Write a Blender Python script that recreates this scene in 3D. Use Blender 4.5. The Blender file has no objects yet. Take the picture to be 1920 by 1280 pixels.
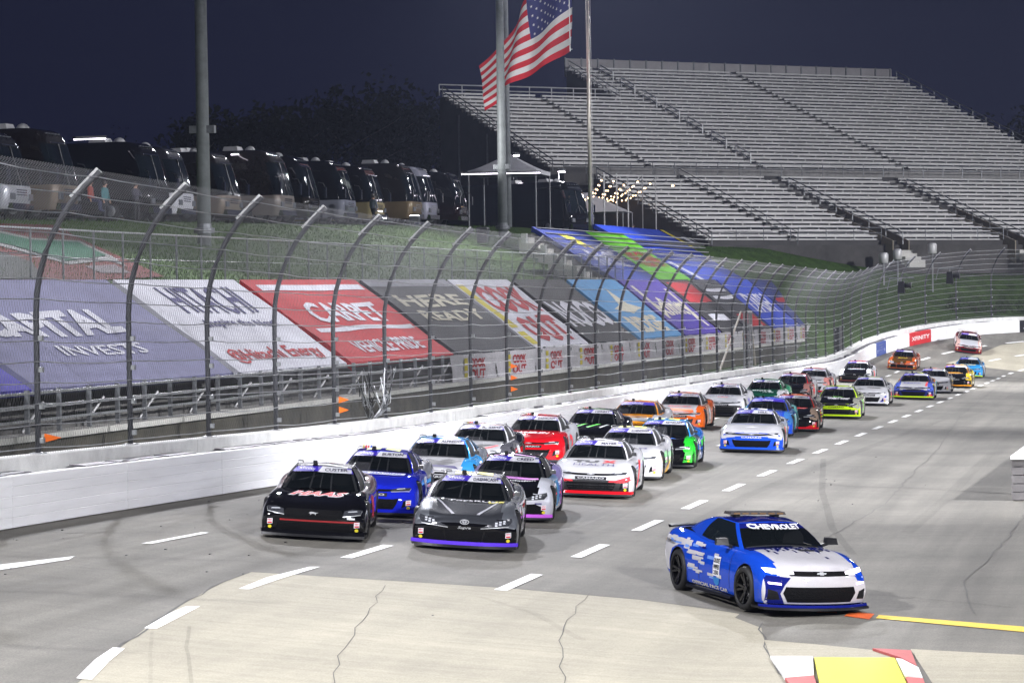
import bpy, bmesh, math, random
import numpy as np
from mathutils import Vector, Matrix
from mathutils.bvhtree import BVHTree
random.seed(7)
R = math.radians
SC = bpy.context.scene
COL = SC.collection

# ------------------------------------------------------------------ camera, sky, sun, exposure
FPX, CAM_H = 5600.0, 4.15
PITCH, ROLL, YAW = math.atan(40/FPX), R(.9), math.atan(1226/FPX)
cam = bpy.data.objects.new('camera', bpy.data.cameras.new('camera'))
COL.objects.link(cam)
cam.location = (0, 0, CAM_H)
cam.rotation_euler = (math.pi/2-PITCH, ROLL, YAW)
cam.data.sensor_width = 36
cam.data.lens = FPX/1920*36
cam.data.clip_start, cam.data.clip_end = .5, 4000
SC.camera = cam
SC.view_settings.view_transform = 'Standard'
SC.view_settings.look = 'None'
SC.view_settings.exposure = 0
SC.view_settings.gamma = 1
SC.render.engine = 'CYCLES'
SC.cycles.use_denoising = True
SC.cycles.max_bounces = 5
SC.cycles.diffuse_bounces = 2
SC.cycles.glossy_bounces = 3
SC.cycles.transmission_bounces = 3
SC.cycles.transparent_max_bounces = 12
SC.cycles.volume_bounces = 0
SC.cycles.use_adaptive_sampling = True
SC.cycles.adaptive_threshold = .02
SC.cycles.sample_clamp_indirect = 12
SC.cycles.caustics_reflective = False
SC.cycles.caustics_refractive = False

world = bpy.data.worlds.new('World')
SC.world = world
world.use_nodes = True
wn = world.node_tree
bg = wn.nodes['Background']
sky = wn.nodes.new('ShaderNodeTexSky')
sky.sky_type = 'NISHITA'
sky.sun_disc = False
sky.sun_elevation = R(-4)
sky.sun_rotation = R(140)
sky.air_density, sky.dust_density, sky.ozone_density = 1.0, 2.0, 3.0
mixw = wn.nodes.new('ShaderNodeMix'); mixw.data_type = 'RGBA'; mixw.blend_type = 'ADD'
mixw.inputs[0].default_value = 1
wn.links.new(sky.outputs[0], mixw.inputs[6])
mixw.inputs[7].default_value = (.055, .066, .22, 1)          # moonless night glow of the air
wn.links.new(mixw.outputs[2], bg.inputs[0])
bg.inputs[1].default_value = .10

sun = bpy.data.objects.new('sun', bpy.data.lights.new('sun', 'SUN'))
sun.data.energy = .012
sun.data.angle = R(10)
sun.data.color = (.7, .78, 1)
sun.rotation_euler = (R(60), 0, R(140))
COL.objects.link(sun)

# ------------------------------------------------------------------ pixel <-> place helpers (survey of the photo)
def _rot(ax, t):
    return np.array(Matrix.Rotation(t, 3, ax))
CM = _rot('Z', YAW) @ _rot('Y', ROLL) @ _rot('X', math.pi/2-PITCH)
CO = np.array([0, 0, CAM_H])
def ray(x, y):
    d = CM @ np.array([(x-960)/FPX, (640-y)/FPX, -1.])
    return d/np.linalg.norm(d)
def sm(a, b, x):
    t = min(1., max(0., (x-a)/(b-a)))
    return t*t*(3-2*t)
WALLX, TURNY, TURNR = -20.3, 205., 60.
TCX = WALLX+TURNR
def lat(X, Y):                       # metres inside the outer wall
    return X-WALLX if Y < TURNY else TURNR-math.hypot(X-TCX, Y-TURNY)
def ground(X, Y):                    # height of the racing surface: flat straight, banked turns
    u = lat(X, Y)
    s = .035+.05*sm(85, 40, Y)+.165*sm(185, 240, Y)
    piv = 6.9+6*sm(185, 235, Y)
    return s*(piv-min(u, 14))
def on_ground(x, y, f=ground, dz=0., t0=8., t1=600.):
    d = ray(x, y); t = t0
    while t < t1:
        p = CO+d*t
        if p[2]-f(p[0], p[1])-dz < 0:
            a, b = t-.5, t
            for _ in range(24):
                m = (a+b)/2; p = CO+d*m
                if p[2]-f(p[0], p[1])-dz < 0: b = m
                else: a = m
            return CO+d*a
        t += .5
    return None
def on_x(x, y, X):                   # where the sight line meets the vertical plane X
    d = ray(x, y)
    return CO+d*(X/d[0])
def on_y(x, y, Y):
    d = ray(x, y)
    return CO+d*(Y/d[1])

# ------------------------------------------------------------------ materials
MATS = {}
def srgb(r, g, b):
    f = lambda c: (c/255/12.92) if c <= 10 else ((c/255+.055)/1.055)**2.4
    return (f(r), f(g), f(b))
def mat(name, col, rough=.6, metal=0., coat=0., var=.0, scale=3., bump=0., bscale=30., alpha=1., emit=None, estr=0., spec=.5, stretch=None, dark=None):
    if name in MATS: return MATS[name]
    m = bpy.data.materials.new(name); m.use_nodes = True
    nt = m.node_tree; b = nt.nodes['Principled BSDF']
    b.inputs['Base Color'].default_value = (*col, 1)
    b.inputs['Roughness'].default_value = rough
    b.inputs['Metallic'].default_value = metal
    b.inputs['Coat Weight'].default_value = coat
    b.inputs['Coat Roughness'].default_value = .035
    b.inputs['Specular IOR Level'].default_value = spec
    b.inputs['Alpha'].default_value = alpha
    if emit:
        b.inputs['Emission Color'].default_value = (*emit, 1)
        b.inputs['Emission Strength'].default_value = estr
    if var or bump:
        tc = nt.nodes.new('ShaderNodeTexCoord')
        src = tc.outputs['Object']
        if stretch:
            mp = nt.nodes.new('ShaderNodeMapping'); mp.inputs['Scale'].default_value = stretch
            nt.links.new(src, mp.inputs[0]); src = mp.outputs[0]
    if var:
        n = nt.nodes.new('ShaderNodeTexNoise'); n.inputs['Scale'].default_value = scale
        n.inputs['Detail'].default_value = 6; n.inputs['Roughness'].default_value = .65
        nt.links.new(src, n.inputs['Vector'])
        rp = nt.nodes.new('ShaderNodeValToRGB')
        rp.color_ramp.elements[0].position = .3; rp.color_ramp.elements[1].position = .7
        lo = dark if dark else tuple(c*(1-var) for c in col)
        rp.color_ramp.elements[0].color = (*lo, 1)
        rp.color_ramp.elements[1].color = (*[min(1, c*(1+var*.6)) for c in col], 1)
        nt.links.new(n.outputs['Fac'], rp.inputs[0]); nt.links.new(rp.outputs[0], b.inputs['Base Color'])
    if bump:
        n2 = nt.nodes.new('ShaderNodeTexNoise'); n2.inputs['Scale'].default_value = bscale
        n2.inputs['Detail'].default_value = 4
        nt.links.new(src, n2.inputs['Vector'])
        bp = nt.nodes.new('ShaderNodeBump'); bp.inputs['Strength'].default_value = bump; bp.inputs['Distance'].default_value = .02
        nt.links.new(n2.outputs['Fac'], bp.inputs['Height']); nt.links.new(bp.outputs[0], b.inputs['Normal'])
    MATS[name] = m
    return m
def paint(r, g, b, metal=0., rough=.45, coat=1.):
    return mat('paint_%d_%d_%d_%d' % (r, g, b, int(metal*10)), srgb(r, g, b), rough, metal, coat, var=.06, scale=5, spec=.0)
def flat(r, g, b, rough=.6):
    return mat('vinyl_%d_%d_%d' % (r, g, b), srgb(r, g, b), rough, 0, 0, var=.05, scale=6)

M_WHITE = mat('white_paint', (.80, .80, .79), .55, var=.06, scale=2)
M_BLACK = mat('black_rubber', (.012, .012, .013), .6, var=.3, scale=8)
M_BLKPLAST = mat('black_plastic', (.010, .010, .012), .4, var=.2, scale=10, spec=.25)
M_STEEL = mat('galvanised_steel', (.36, .37, .38), .45, .75, var=.25, scale=6)
M_DKSTEEL = mat('dark_galvanised_post', (.17, .18, .19), .5, .5, var=.3, scale=5)
M_CONC = mat('concrete', (.46, .45, .42), .85, var=.18, scale=1.2, bump=.2)
M_DKCONC = mat('dark_concrete', (.10, .098, .09), .9, var=.35, scale=1.0, bump=.2)
M_ALU = mat('aluminium', (.50, .50, .50), .5, .3, var=.18, scale=1.5)
M_GLASS = mat('tinted_glass', (.006, .008, .009), .05, 0, 0, alpha=.66, spec=.6, var=.01)
M_DKGLASS = mat('dark_glass', (.006, .010, .013), .04, 0, 0, spec=.8, var=.01)

# ------------------------------------------------------------------ mesh helpers
class MB:
    def __init__(s): s.v = []; s.f = []; s.m = []
    def add(s, vs, fs, mi=0):
        o = len(s.v); s.v += [tuple(map(float, q)) for q in vs]
        s.f += [tuple(i+o for i in f) for f in fs]; s.m += [mi]*len(fs); return s
    def box(s, x0, x1, y0, y1, z0, z1, mi=0):
        return s.add([(x, y, z) for x in (x0, x1) for y in (y0, y1) for z in (z0, z1)],
                     [(0, 1, 3, 2), (4, 6, 7, 5), (0, 4, 5, 1), (2, 3, 7, 6), (0, 2, 6, 4), (1, 5, 7, 3)], mi)
    def hexa(s, p, mi=0):   # 8 points: bottom 4 ccw, top 4 ccw
        return s.add(p, [(3, 2, 1, 0), (4, 5, 6, 7), (0, 1, 5, 4), (1, 2, 6, 5), (2, 3, 7, 6), (3, 0, 4, 7)], mi)
    def bar(s, a, b, w, h=None, mi=0, up=(0, 0, 1)):
        a, b = Vector(a), Vector(b); h = h or w
        d = (b-a).normalized(); u = Vector(up)
        if abs(d.dot(u)) > .97: u = Vector((1, 0, 0))
        r = d.cross(u).normalized(); u = r.cross(d)
        p = [q+r*sx*w/2+u*sz*h/2 for q in (a, b) for sx, sz in ((-1, -1), (1, -1), (1, 1), (-1, 1))]
        return s.add(p, [(3, 2, 1, 0), (4, 5, 6, 7), (0, 1, 5, 4), (1, 2, 6, 5), (2, 3, 7, 6), (3, 0, 4, 7)], mi)
    def tube(s, pts, r, n=8, mi=0, cap=True):
        pts = [Vector(p) for p in pts]; rs = r if isinstance(r, (list, tuple)) else [r]*len(pts)
        rings = []
        for i, p in enumerate(pts):
            d = (pts[min(i+1, len(pts)-1)]-pts[max(i-1, 0)]).normalized()
            u = Vector((0, 0, 1)) if abs(d.z) < .9 else Vector((0, 1, 0))
            a = d.cross(u).normalized(); b2 = a.cross(d)
            rings.append([p+(a*math.cos(2*math.pi*k/n)+b2*math.sin(2*math.pi*k/n))*rs[i] for k in range(n)])
        fs = []
        for i in range(len(pts)-1):
            for k in range(n):
                fs.append((i*n+k, i*n+(k+1) % n, (i+1)*n+(k+1) % n, (i+1)*n+k))
        if cap: fs += [tuple(range(n-1, -1, -1)), tuple((len(pts)-1)*n+k for k in range(n))]
        return s.add([q for rg in rings for q in rg], fs, mi)
    def grid(s, P, mi=0, flip=False):
        nr, nc = len(P), len(P[0]); fs = []
        for i in range(nr-1):
            for j in range(nc-1):
                f = (i*nc+j, i*nc+j+1, (i+1)*nc+j+1, (i+1)*nc+j)
                fs.append(f[::-1] if flip else f)
        return s.add([q for row in P for q in row], fs, mi)
    def lathe(s, prof, axis='x', n=20, c=(0, 0, 0), mi=0, cap=True):
        vs, fs = [], []
        for (a, r) in prof:
            for k in range(n):
                t = 2*math.pi*k/n; u, w = r*math.cos(t), r*math.sin(t)
                q = {'x': (a, u, w), 'y': (u, a, w), 'z': (u, w, a)}[axis]
                vs.append((q[0]+c[0], q[1]+c[1], q[2]+c[2]))
        m = len(prof)
        for i in range(m-1):
            for k in range(n): fs.append((i*n+k, i*n+(k+1) % n, (i+1)*n+(k+1) % n, (i+1)*n+k))
        if cap: fs += [tuple(range(n-1, -1, -1)), tuple((m-1)*n+k for k in range(n))]
        return s.add(vs, fs, mi)
    def mesh(s, name, mats, smooth=False):
        me = bpy.data.meshes.new(name); me.from_pydata(s.v, [], s.f)
        for m in (mats if isinstance(mats, (list, tuple)) else [mats]): me.materials.append(m)
        if any(s.m): me.polygons.foreach_set('material_index', s.m)
        if smooth: me.polygons.foreach_set('use_smooth', [True]*len(s.f))
        me.update(); return me
    def build(s, name, mats, parent=None, smooth=False, loc=None):
        return link(name, s.mesh(name, mats, smooth), parent, loc)
def link(name, data, parent=None, loc=None):
    o = bpy.data.objects.new(name, data); COL.objects.link(o)
    if parent: o.parent = parent
    if loc is not None: o.location = tuple(float(c) for c in loc)
    return o
def empty(name, loc=(0, 0, 0), rz=0.):
    o = bpy.data.objects.new(name, None); COL.objects.link(o)
    o.location = tuple(float(c) for c in loc); o.rotation_euler = (0, 0, rz); o.empty_display_size = .3
    return o
def tag(o, label=None, cat=None, group=None, kind=None):
    if label: o['label'] = label
    if cat: o['category'] = cat
    if group: o['group'] = group
    if kind: o['kind'] = kind
    return o
def copy_tree(o, parent=None):
    c = o.copy(); COL.objects.link(c); c.parent = parent
    for ch in list(o.children): copy_tree(ch, c)
    return c
def fix_normals(me):
    bm = bmesh.new(); bm.from_mesh(me); bmesh.ops.recalc_face_normals(bm, faces=bm.faces); bm.to_mesh(me); bm.free()

# lettering: flat outlines of words, later laid on real surfaces
_T = {}
def text2d(s, bold=0., shear=0., font_space=1.):
    k = (s, bold, shear, font_space)
    if k in _T: return _T[k]
    c = bpy.data.curves.new('t', 'FONT'); c.body = s; c.offset = bold; c.shear = shear; c.resolution_u = 2
    c.space_character = font_space
    o = bpy.data.objects.new('t', c); COL.objects.link(o)
    dg = bpy.context.evaluated_depsgraph_get(); dg.update()
    me = o.evaluated_get(dg).to_mesh()
    v = np.array([(p.co.x, p.co.y) for p in me.vertices]); f = [tuple(p.vertices) for p in me.polygons]
    o.evaluated_get(dg).to_mesh_clear(); bpy.data.objects.remove(o); bpy.data.curves.remove(c)
    lo, hi = v.min(0), v.max(0); v = (v-(lo+hi)/2)/(hi-lo)
    _T[k] = (v, f)
    return _T[k]
def cut_text(v, f, n=14):
    """split big letter faces so that they follow a curved or wavy surface"""
    bm = bmesh.new(); vv = [bm.verts.new((a, b, 0)) for a, b in v]
    for q in f:
        try: bm.faces.new([vv[i] for i in q])
        except ValueError: pass
    for ax in (0, 1):
        for k in range(1, n):
            co, no = [0, 0, 0], [0, 0, 0]; co[ax] = k/n-.5; no[ax] = 1
            bmesh.ops.bisect_plane(bm, geom=bm.verts[:]+bm.edges[:]+bm.faces[:], plane_co=co, plane_no=no)
    bm.verts.index_update(); out = [(q.co.x, q.co.y) for q in bm.verts], [tuple(q.index for q in g.verts) for g in bm.faces]; bm.free()
    return out
def letter(mb, s, put, w, h, mi=0, bold=.02, shear=0., fine=False):
    """put(a,b) -> point; the word fills w x h around (0,0)"""
    v, f = text2d(s, bold, shear)
    if fine: v, f = cut_text(v, f)
    mb.add([put(a*w, b*h) for a, b in v], f, mi)
    return mb
# ------------------------------------------------------------------ ground, track and markings
def road_mat(name, col, var, lo, streak=.28, speck=.24, patch=.22, groove=.05):
    m = bpy.data.materials.new(name); m.use_nodes = True; nt = m.node_tree; b = nt.nodes['Principled BSDF']
    L = nt.links.new; N = nt.nodes.new
    tc = N('ShaderNodeTexCoord')
    def noise(scale, detail, st=None, rough=.6):
        n = N('ShaderNodeTexNoise'); n.inputs['Scale'].default_value = scale; n.inputs['Detail'].default_value = detail
        n.inputs['Roughness'].default_value = rough
        if st:
            mp = N('ShaderNodeMapping'); mp.inputs['Scale'].default_value = st; mp.inputs['Rotation'].default_value = (0, 0, R(-3))
            L(tc.outputs['Object'], mp.inputs[0]); L(mp.outputs[0], n.inputs['Vector'])
        else: L(tc.outputs['Object'], n.inputs['Vector'])
        return n.outputs['Fac']
    def ramp(fac, a, b2, p0=.35, p1=.65):
        r = N('ShaderNodeValToRGB'); r.color_ramp.elements[0].position = p0; r.color_ramp.elements[1].position = p1
        r.color_ramp.elements[0].color = (a, a, a, 1); r.color_ramp.elements[1].color = (b2, b2, b2, 1); L(fac, r.inputs[0]); return r.outputs[0]
    def mul(a, b2):
        x = N('ShaderNodeMix'); x.data_type = 'RGBA'; x.blend_type = 'MULTIPLY'; x.inputs[0].default_value = 1
        L(a, x.inputs[6]); L(b2, x.inputs[7]); return x.outputs[2]
    rgb = N('ShaderNodeRGB'); rgb.outputs[0].default_value = (*col, 1)
    c = mul(rgb.outputs[0], ramp(noise(.22, 5), 1-patch, 1+patch*.5))
    c = mul(c, ramp(noise(1.0, 6, (1.2, .045, 1)), 1-streak, 1.04))
    c = mul(c, ramp(noise(38, 3), 1-speck, 1+speck*.6))
    c = mul(c, ramp(noise(4, 8, None, .75), .93, 1.04))
    if groove: c = mul(c, ramp(noise(1.0, 5, (.07, 2.6, 1), .7), 1-groove, 1.03, .38, .6))
    L(c, b.inputs['Base Color']); b.inputs['Roughness'].default_value = .82; b.inputs['Specular IOR Level'].default_value = .35
    bp = N('ShaderNodeBump'); bp.inputs['Strength'].default_value = .25; bp.inputs['Distance'].default_value = .008
    L(noise(70, 3), bp.inputs['Height']); L(bp.outputs[0], b.inputs['Normal'])
    return m
M_ASPH = road_mat('worn_asphalt', (.205, .194, .166), .2, .1)
M_TCONC = road_mat('track_concrete', (.43, .395, .300), .1, .1, streak=.10, speck=.16, patch=.12, groove=.09)
M_DIRT = mat('dusty_ground', (.11, .10, .085), .95, var=.4, scale=.5)
M_LINE = mat('road_paint_white', (.80, .80, .78), .6, var=.14, scale=14)
M_YELLOW = mat('road_paint_yellow', (.80, .55, .03), .6, var=.08, scale=5)
M_LEMON = mat('kerb_paint_yellow', (.78, .74, .02), .6, var=.06, scale=3)
M_ORANGE = mat('road_paint_orange', (.75, .13, .02), .6, var=.08, scale=5)
M_KRED = mat('kerb_paint_red', (.50, .105, .10), .7, var=.14, scale=4)
M_SEAM = mat('crack_tar', (.10, .097, .09), .9, var=.2)

big = MB().box(-1500, 1500, -300, 2500, -3.2, -3.0).build('ground', mat('night_fields', (.03, .035, .02), .95, var=.4, scale=.05))
tag(big, kind='structure')

tr = MB(); XS = [(-22.0+i*.8) for i in range(110)]; YS = [4+j*1.0 for j in range(282)]
vid = {}
vs, fs = [], []
for j, Y in enumerate(YS):
    for i, X in enumerate(XS):
        vid[i, j] = len(vs); vs.append((X, Y, ground(X, Y)))
for j in range(len(YS)-1):
    for i in range(len(XS)-1):
        if lat(XS[i]+.4, YS[j]+.5) < -.9: continue
        fs.append((vid[i, j], vid[i+1, j], vid[i+1, j+1], vid[i, j+1]))
tr.add(vs, fs)
track = tr.build('track', M_ASPH, smooth=True); tag(track, kind='structure')

def patch(name, pts, m, parent, dz=.004, px=True, cell=1.0, thick=0.):
    """a sheet that lies on the road surface; pts are photo pixels or (X,Y) metres"""
    if px: pts = [on_ground(*p)[:2] for p in pts]
    bm = bmesh.new()
    bm.faces.new([bm.verts.new((p[0], p[1], 0)) for p in pts])
    xs = [p[0] for p in pts]; ys = [p[1] for p in pts]
    if cell:
        for a, lo, hi in ((0, min(xs), max(xs)), (1, min(ys), max(ys))):
            t = math.ceil(lo/cell)*cell
            while t < hi:
                co = [0, 0, 0]; no = [0, 0, 0]; co[a] = t; no[a] = 1
                bmesh.ops.bisect_plane(bm, geom=bm.verts[:]+bm.edges[:]+bm.faces[:], plane_co=co, plane_no=no)
                t += cell
    for f in bm.faces:
        f.normal_update()
        if f.normal.z < 0: f.normal_flip()
    if thick:
        r = bmesh.ops.extrude_face_region(bm, geom=bm.faces[:])
        top = {v for v in r['geom'] if isinstance(v, bmesh.types.BMVert)}
        for v in bm.verts: v.co.z = ground(v.co.x, v.co.y)+(thick if v in top else -.02)
        bmesh.ops.recalc_face_normals(bm, faces=bm.faces)
    else:
        for v in bm.verts: v.co.z = ground(v.co.x, v.co.y)+dz
    me = bpy.data.meshes.new(name); bm.to_mesh(me); bm.free(); me.materials.append(m)
    return link(name, me, parent)
def strip(name, pts, w, m, parent, dz=.006, px=True, jitter=0.):
    if px: pts = [on_ground(*p)[:2] for p in pts]
    P = []
    for i in range(len(pts)-1):
        a, b = np.array(pts[i]), np.array(pts[i+1]); n = max(1, int(np.linalg.norm(b-a)/.8))
        for k in range(n): P.append(a+(b-a)*k/n)
    P.append(np.array(pts[-1])); rows = []
    rnd = random.Random(3)
    for i, p in enumerate(P):
        d = P[min(i+1, len(P)-1)]-P[max(i-1, 0)]; d = d/np.linalg.norm(d); n = np.array([-d[1], d[0]])
        jw = w*(1+(rnd.random()-.5)*jitter); q = p+n*(rnd.random()-.5)*jitter*.15
        rows.append([(*(q+n*jw/2), 0), (*(q-n*jw/2), 0)])
    rows = [[(a, b, ground(a, b)+dz) for a, b, _ in r] for r in rows]
    return MB().grid(rows, flip=True).build(name, m, parent)

concrete = patch('concrete_turn', [(470, 1072), (425, 1088), (375, 1114), (330, 1140), (270, 1180), (215, 1222), (140, 1285), (60, 1365), (-40, 1500),
                 (1000, 1640), (1640, 1420), (1520, 1330), (1480, 1280), (1452, 1245), (1436, 1212), (1428, 1180), (1427, 1157), (1330, 1141), (1200, 1124), (960, 1103), (700, 1086)], M_TCONC, None, .004)
tag(concrete, kind='structure')
farconc = patch('concrete_far_turn', [(-15.2, 212), (-12.2, 228), (-6, 242), (4, 252), (30, 262), (60, 262), (60, 205), (20, 208), (-4, 210)], M_TCONC, None, .004, px=False, cell=2.0)
tag(farconc, kind='structure')

# painted dashes of the three lane lines
def dash(px): return patch('lane_dash', px, M_LINE, track, .011, cell=0)
dash([(-12, 1066), (0, 1059), (140, 1043), (130, 1049), (0, 1069)])
dash([(265, 1019), (378, 998), (392, 999), (283, 1020)])
dash([(143, 1272), (178, 1237), (212, 1214), (234, 1216), (205, 1240), (172, 1275)])
dash([(270, 1178), (318, 1150), (350, 1137), (375, 1137), (335, 1158), (294, 1179)])
dash([(448, 1104), (500, 1083), (580, 1063), (600, 1063), (530, 1084), (468, 1105)])
def lane(X, y0, y1, per, ln, w=.105, first=0.):
    t = y0
    while t < y1:
        a, b = t, t+ln
        if lat(X, b) > 1:
            patch('lane_dash', [(X-w, a), (X+w, a), (X+w, b), (X-w, b)], M_LINE, track, .011, px=False, cell=0)
        t += per
lane(-14.02, 50.2, 205, 6.35, 2.9)
lane(-10.6, 47.2, 204, 6.35, 2.9)
lane(-17.45, 57.5, 205, 6.35, 2.9)
for k in range(9):       # the lines go on round the far turn
    for off in (2.9, 6.4, 9.8):
        f0 = k*6.35/TURNR+.02; f1 = f0+2.9/TURNR; pts = []
        for rr, fl in ((off-.13, (f0, f1)), (off+.13, (f1, f0))):
            for f in fl: pts.append((TCX-(TURNR-rr)*math.cos(f), TURNY+(TURNR-rr)*math.sin(f)))
        patch('lane_dash', pts, M_LINE, track, .013, px=False, cell=0)
# pit-entry line
patch('orange_block', [(1540, 1142), (1566, 1142), (1570, 1150), (1530, 1149)], M_ORANGE, track, .010)
patch('orange_block', [(1592, 1147), (1640, 1151), (1630, 1161), (1583, 1155)], M_ORANGE, track, .010)
patch('yellow_line', [(1648, 1153), (1760, 1162), (1920, 1175), (2200, 1200), (2200, 1212), (1920, 1185), (1760, 1170), (1642, 1159)], M_YELLOW, track, .010)
patch('apron_strip', [(1433, 1200), (1530, 1208), (1640, 1219), (1690, 1240), (1680, 1236), (1524, 1234), (1445, 1233)], M_TCONC, track, .009)
patch('apron_slab', [(1707, 1217), (1800, 1222), (1960, 1230), (2100, 1300), (1760, 1300), (1735, 1260)], M_TCONC, track, .009)
for pts, m in (([(1444, 1235), (1524, 1235), (1526, 1269), (1471, 1274)], M_WHITE), ([(1472, 1276), (1526, 1271), (1535, 1300), (1490, 1300)], M_KRED),
               ([(1527, 1237), (1677, 1238), (1706, 1300), (1540, 1300)], M_LEMON), ([(1636, 1220), (1708, 1224), (1719, 1253), (1690, 1238)], M_KRED),
               ([(1680, 1239), (1691, 1240), (1722, 1256), (1730, 1275), (1696, 1271)], M_WHITE), ([(1698, 1274), (1731, 1277), (1740, 1302), (1710, 1302)], M_KRED)):
    patch('kerb_block', pts, m, track, thick=.045)
for pts, w in (([(722, 1097), (690, 1152), (660, 1190), (643, 1215), (632, 1262), (630, 1290)], .025), ([(1105, 1112), (1075, 1150), (1058, 1175), (1050, 1215), (1055, 1250), (1064, 1290)], .025),
               ([(1930, 955), (1876, 1025), (1840, 1058), (1812, 1080), (1812, 1098), (1822, 1150)], .03), ([(1540, 905), (1600, 912), (1700, 914), (1800, 920), (1900, 926)], .10),
               ([(470, 1072), (425, 1088), (375, 1114), (330, 1140), (270, 1180), (215, 1222)], .05), ([(470, 1072), (700, 1086), (960, 1103), (1200, 1124), (1330, 1141), (1427, 1157)], .035),
               ([(1427, 1157), (1428, 1180), (1436, 1212), (1452, 1245), (1480, 1280)], .04), ([(1433, 1200), (1530, 1208), (1640, 1219), (1708, 1223)], .05),
               ([(1526, 1234), (1526, 1269), (1540, 1300)], .05), ([(1900, 700), (1800, 780), (1760, 840), (1660, 945), (1540, 1015)], .03), ([(1340, 1010), (1420, 970), (1520, 930)], .02),
               ([(520, 1115), (960, 1150), (1200, 1160), (1420, 1190)], .016), ([(330, 1160), (700, 1190), (1060, 1215), (1440, 1240)], .016), ([(240, 1220), (640, 1240), (1060, 1262), (1440, 1275)], .016)):
    strip('crack', pts, w*(.40 if w < .028 else .6), M_SEAM, track, .008, jitter=.7)
M_SKID = mat('tyre_mark', (.03, .03, .03), .9, alpha=.13, var=.1)
M_SKID2 = mat('faint_tyre_mark', (.04, .04, .038), .9, alpha=.07, var=.1)
rs = random.Random(5)
for pts, w, m in (([(355, 1175), (350, 1215), (356, 1250), (360, 1290)], .05, M_SKID), ([(285, 1185), (282, 1230), (283, 1290)], .05, M_SKID2), ([(1544, 860), (1541, 920), (1560, 990), (1600, 1040)], .16, M_SKID),
                  ([(1080, 1000), (1300, 905), (1500, 820)], .35, M_SKID2),
                  ([(1250, 1010), (1400, 930), (1600, 850), (1760, 790)], .3, M_SKID2), ([(1700, 1000), (1780, 930), (1860, 850)], .3, M_SKID2), ([(1560, 1110), (1700, 1120), (1900, 1140)], .15, M_SKID2),
                  ([(1240, 1085), (1330, 1100), (1430, 1135)], .10, M_SKID2), ([(900, 1120), (1000, 1150), (1090, 1200)], .14, M_SKID2), ):
    strip('skid_mark', pts, w, m, track, .0165, jitter=.1)
# rubber crumbs thrown to the outside lane
cr = MB()
for _ in range(150):
    Y = rs.uniform(42, 120); X = rs.uniform(-20, -15) if rs.random() < .75 else rs.uniform(-15, -5); z = ground(X, Y); s = rs.uniform(.006, .018)
    cr.box(X-s, X+s, Y-s*1.6, Y+s*1.6, z, z+s*.8)
tag(cr.build('rubber_crumbs', M_BLACK), 'tiny black rubber crumbs scattered over the outer lane', 'debris', kind='stuff')

# ------------------------------------------------------------------ outer wall: steel-and-foam barrier, concrete wall, catch fence
def wp(s, off=0.):                    # s metres along the wall, off metres outside its face
    if s < TURNY: return (WALLX-off, s)
    f = (s-TURNY)/TURNR
    return (TCX-(TURNR+off)*math.cos(f), TURNY+(TURNR+off)*math.sin(f))
def wz(s):
    x, y = wp(s, -.05); return ground(x, y)
S0, S1 = 20., 262.
barrier = tag(empty('barrier_wall', (WALLX, 50, .4)), 'long white steel barrier lining the outside edge of the track', 'barrier')
barrier.location = (0, 0, 0)
PROF = []
for k in range(5):
    z0 = .02+k*.187
    PROF += [(.012, z0), (0., z0+.012), (0., z0+.175), (.012, z0+.187)]
PROF += [(.21, .955), (.21, .02)]
M_SAFER = mat('barrier_white', (.84, .84, .85), .5, var=.13, scale=1.0, stretch=(1, .25, 3))
M_BLUEP = mat('barrier_blue', srgb(50, 72, 140), .5, var=.1); M_REDP = mat('barrier_red', srgb(200, 40, 45), .5, var=.1)
M_DARKP = mat('barrier_black', srgb(30, 30, 36), .5, var=.1)
def panel(s0, s1, m, parent=barrier, name='barrier_panel'):
    n = max(1, int((s1-s0)/1.6)) if s1 > TURNY-1 else 2
    rows = []
    for i in range(n+1):
        s = s0+(s1-s0)*i/n; z = wz(s); rows.append([(*wp(s, o), z+h) for o, h in PROF])
    mb = MB().grid(rows, flip=True)
    L = len(PROF)
    mb.f += [tuple(range(L)), tuple(n*L+k for k in range(L))[::-1]]; mb.m += [0, 0]
    o = mb.build(name, m, parent); fix_normals(o.data); return o
s = S0; special = [(211.2, 214.4, M_BLUEP), (220.2, 224.6, M_REDP), (238.5, 243, M_DARKP)]
edges = [S0]
while s < S1:
    s += 6.1; edges.append(s)
for a, b in zip(edges[:-1], edges[1:]):
    cuts = [a]+[c for sp in special for c in sp[:2] if a < c < b]+[b]
    for c0, c1 in zip(cuts[:-1], cuts[1:]):
        m = next((sp[2] for sp in special if sp[0]-.01 <= c0 and c1 <= sp[1]+.01), M_SAFER)
        panel(c0+.012, c1-.012, m)
rs = random.Random(11); s = 45.
while s < 235:                       # plates covering the gap on top
    L = rs.uniform(1.1, 2.2)
    if rs.random() < .82:
        o0 = rs.uniform(.12, .25); z0, z1 = wz(s)+.957, wz(s+L)+.957
        a, b, c, d = wp(s, o0), wp(s+L, o0), wp(s+L, o0+.34), wp(s, o0+.34)
        MB().hexa([(*a, z0+.0), (*b, z1+.0), (*c, z1+.02), (*d, z0+.02), (*a, z0+.018), (*b, z1+.018), (*c, z1+.038), (*d, z0+.038)]).build('cover_plate', mat('grey_plate', (.13, .125, .14), .6, .1, var=.25, scale=3), barrier)
    s += L+rs.uniform(.05, .5)
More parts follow.
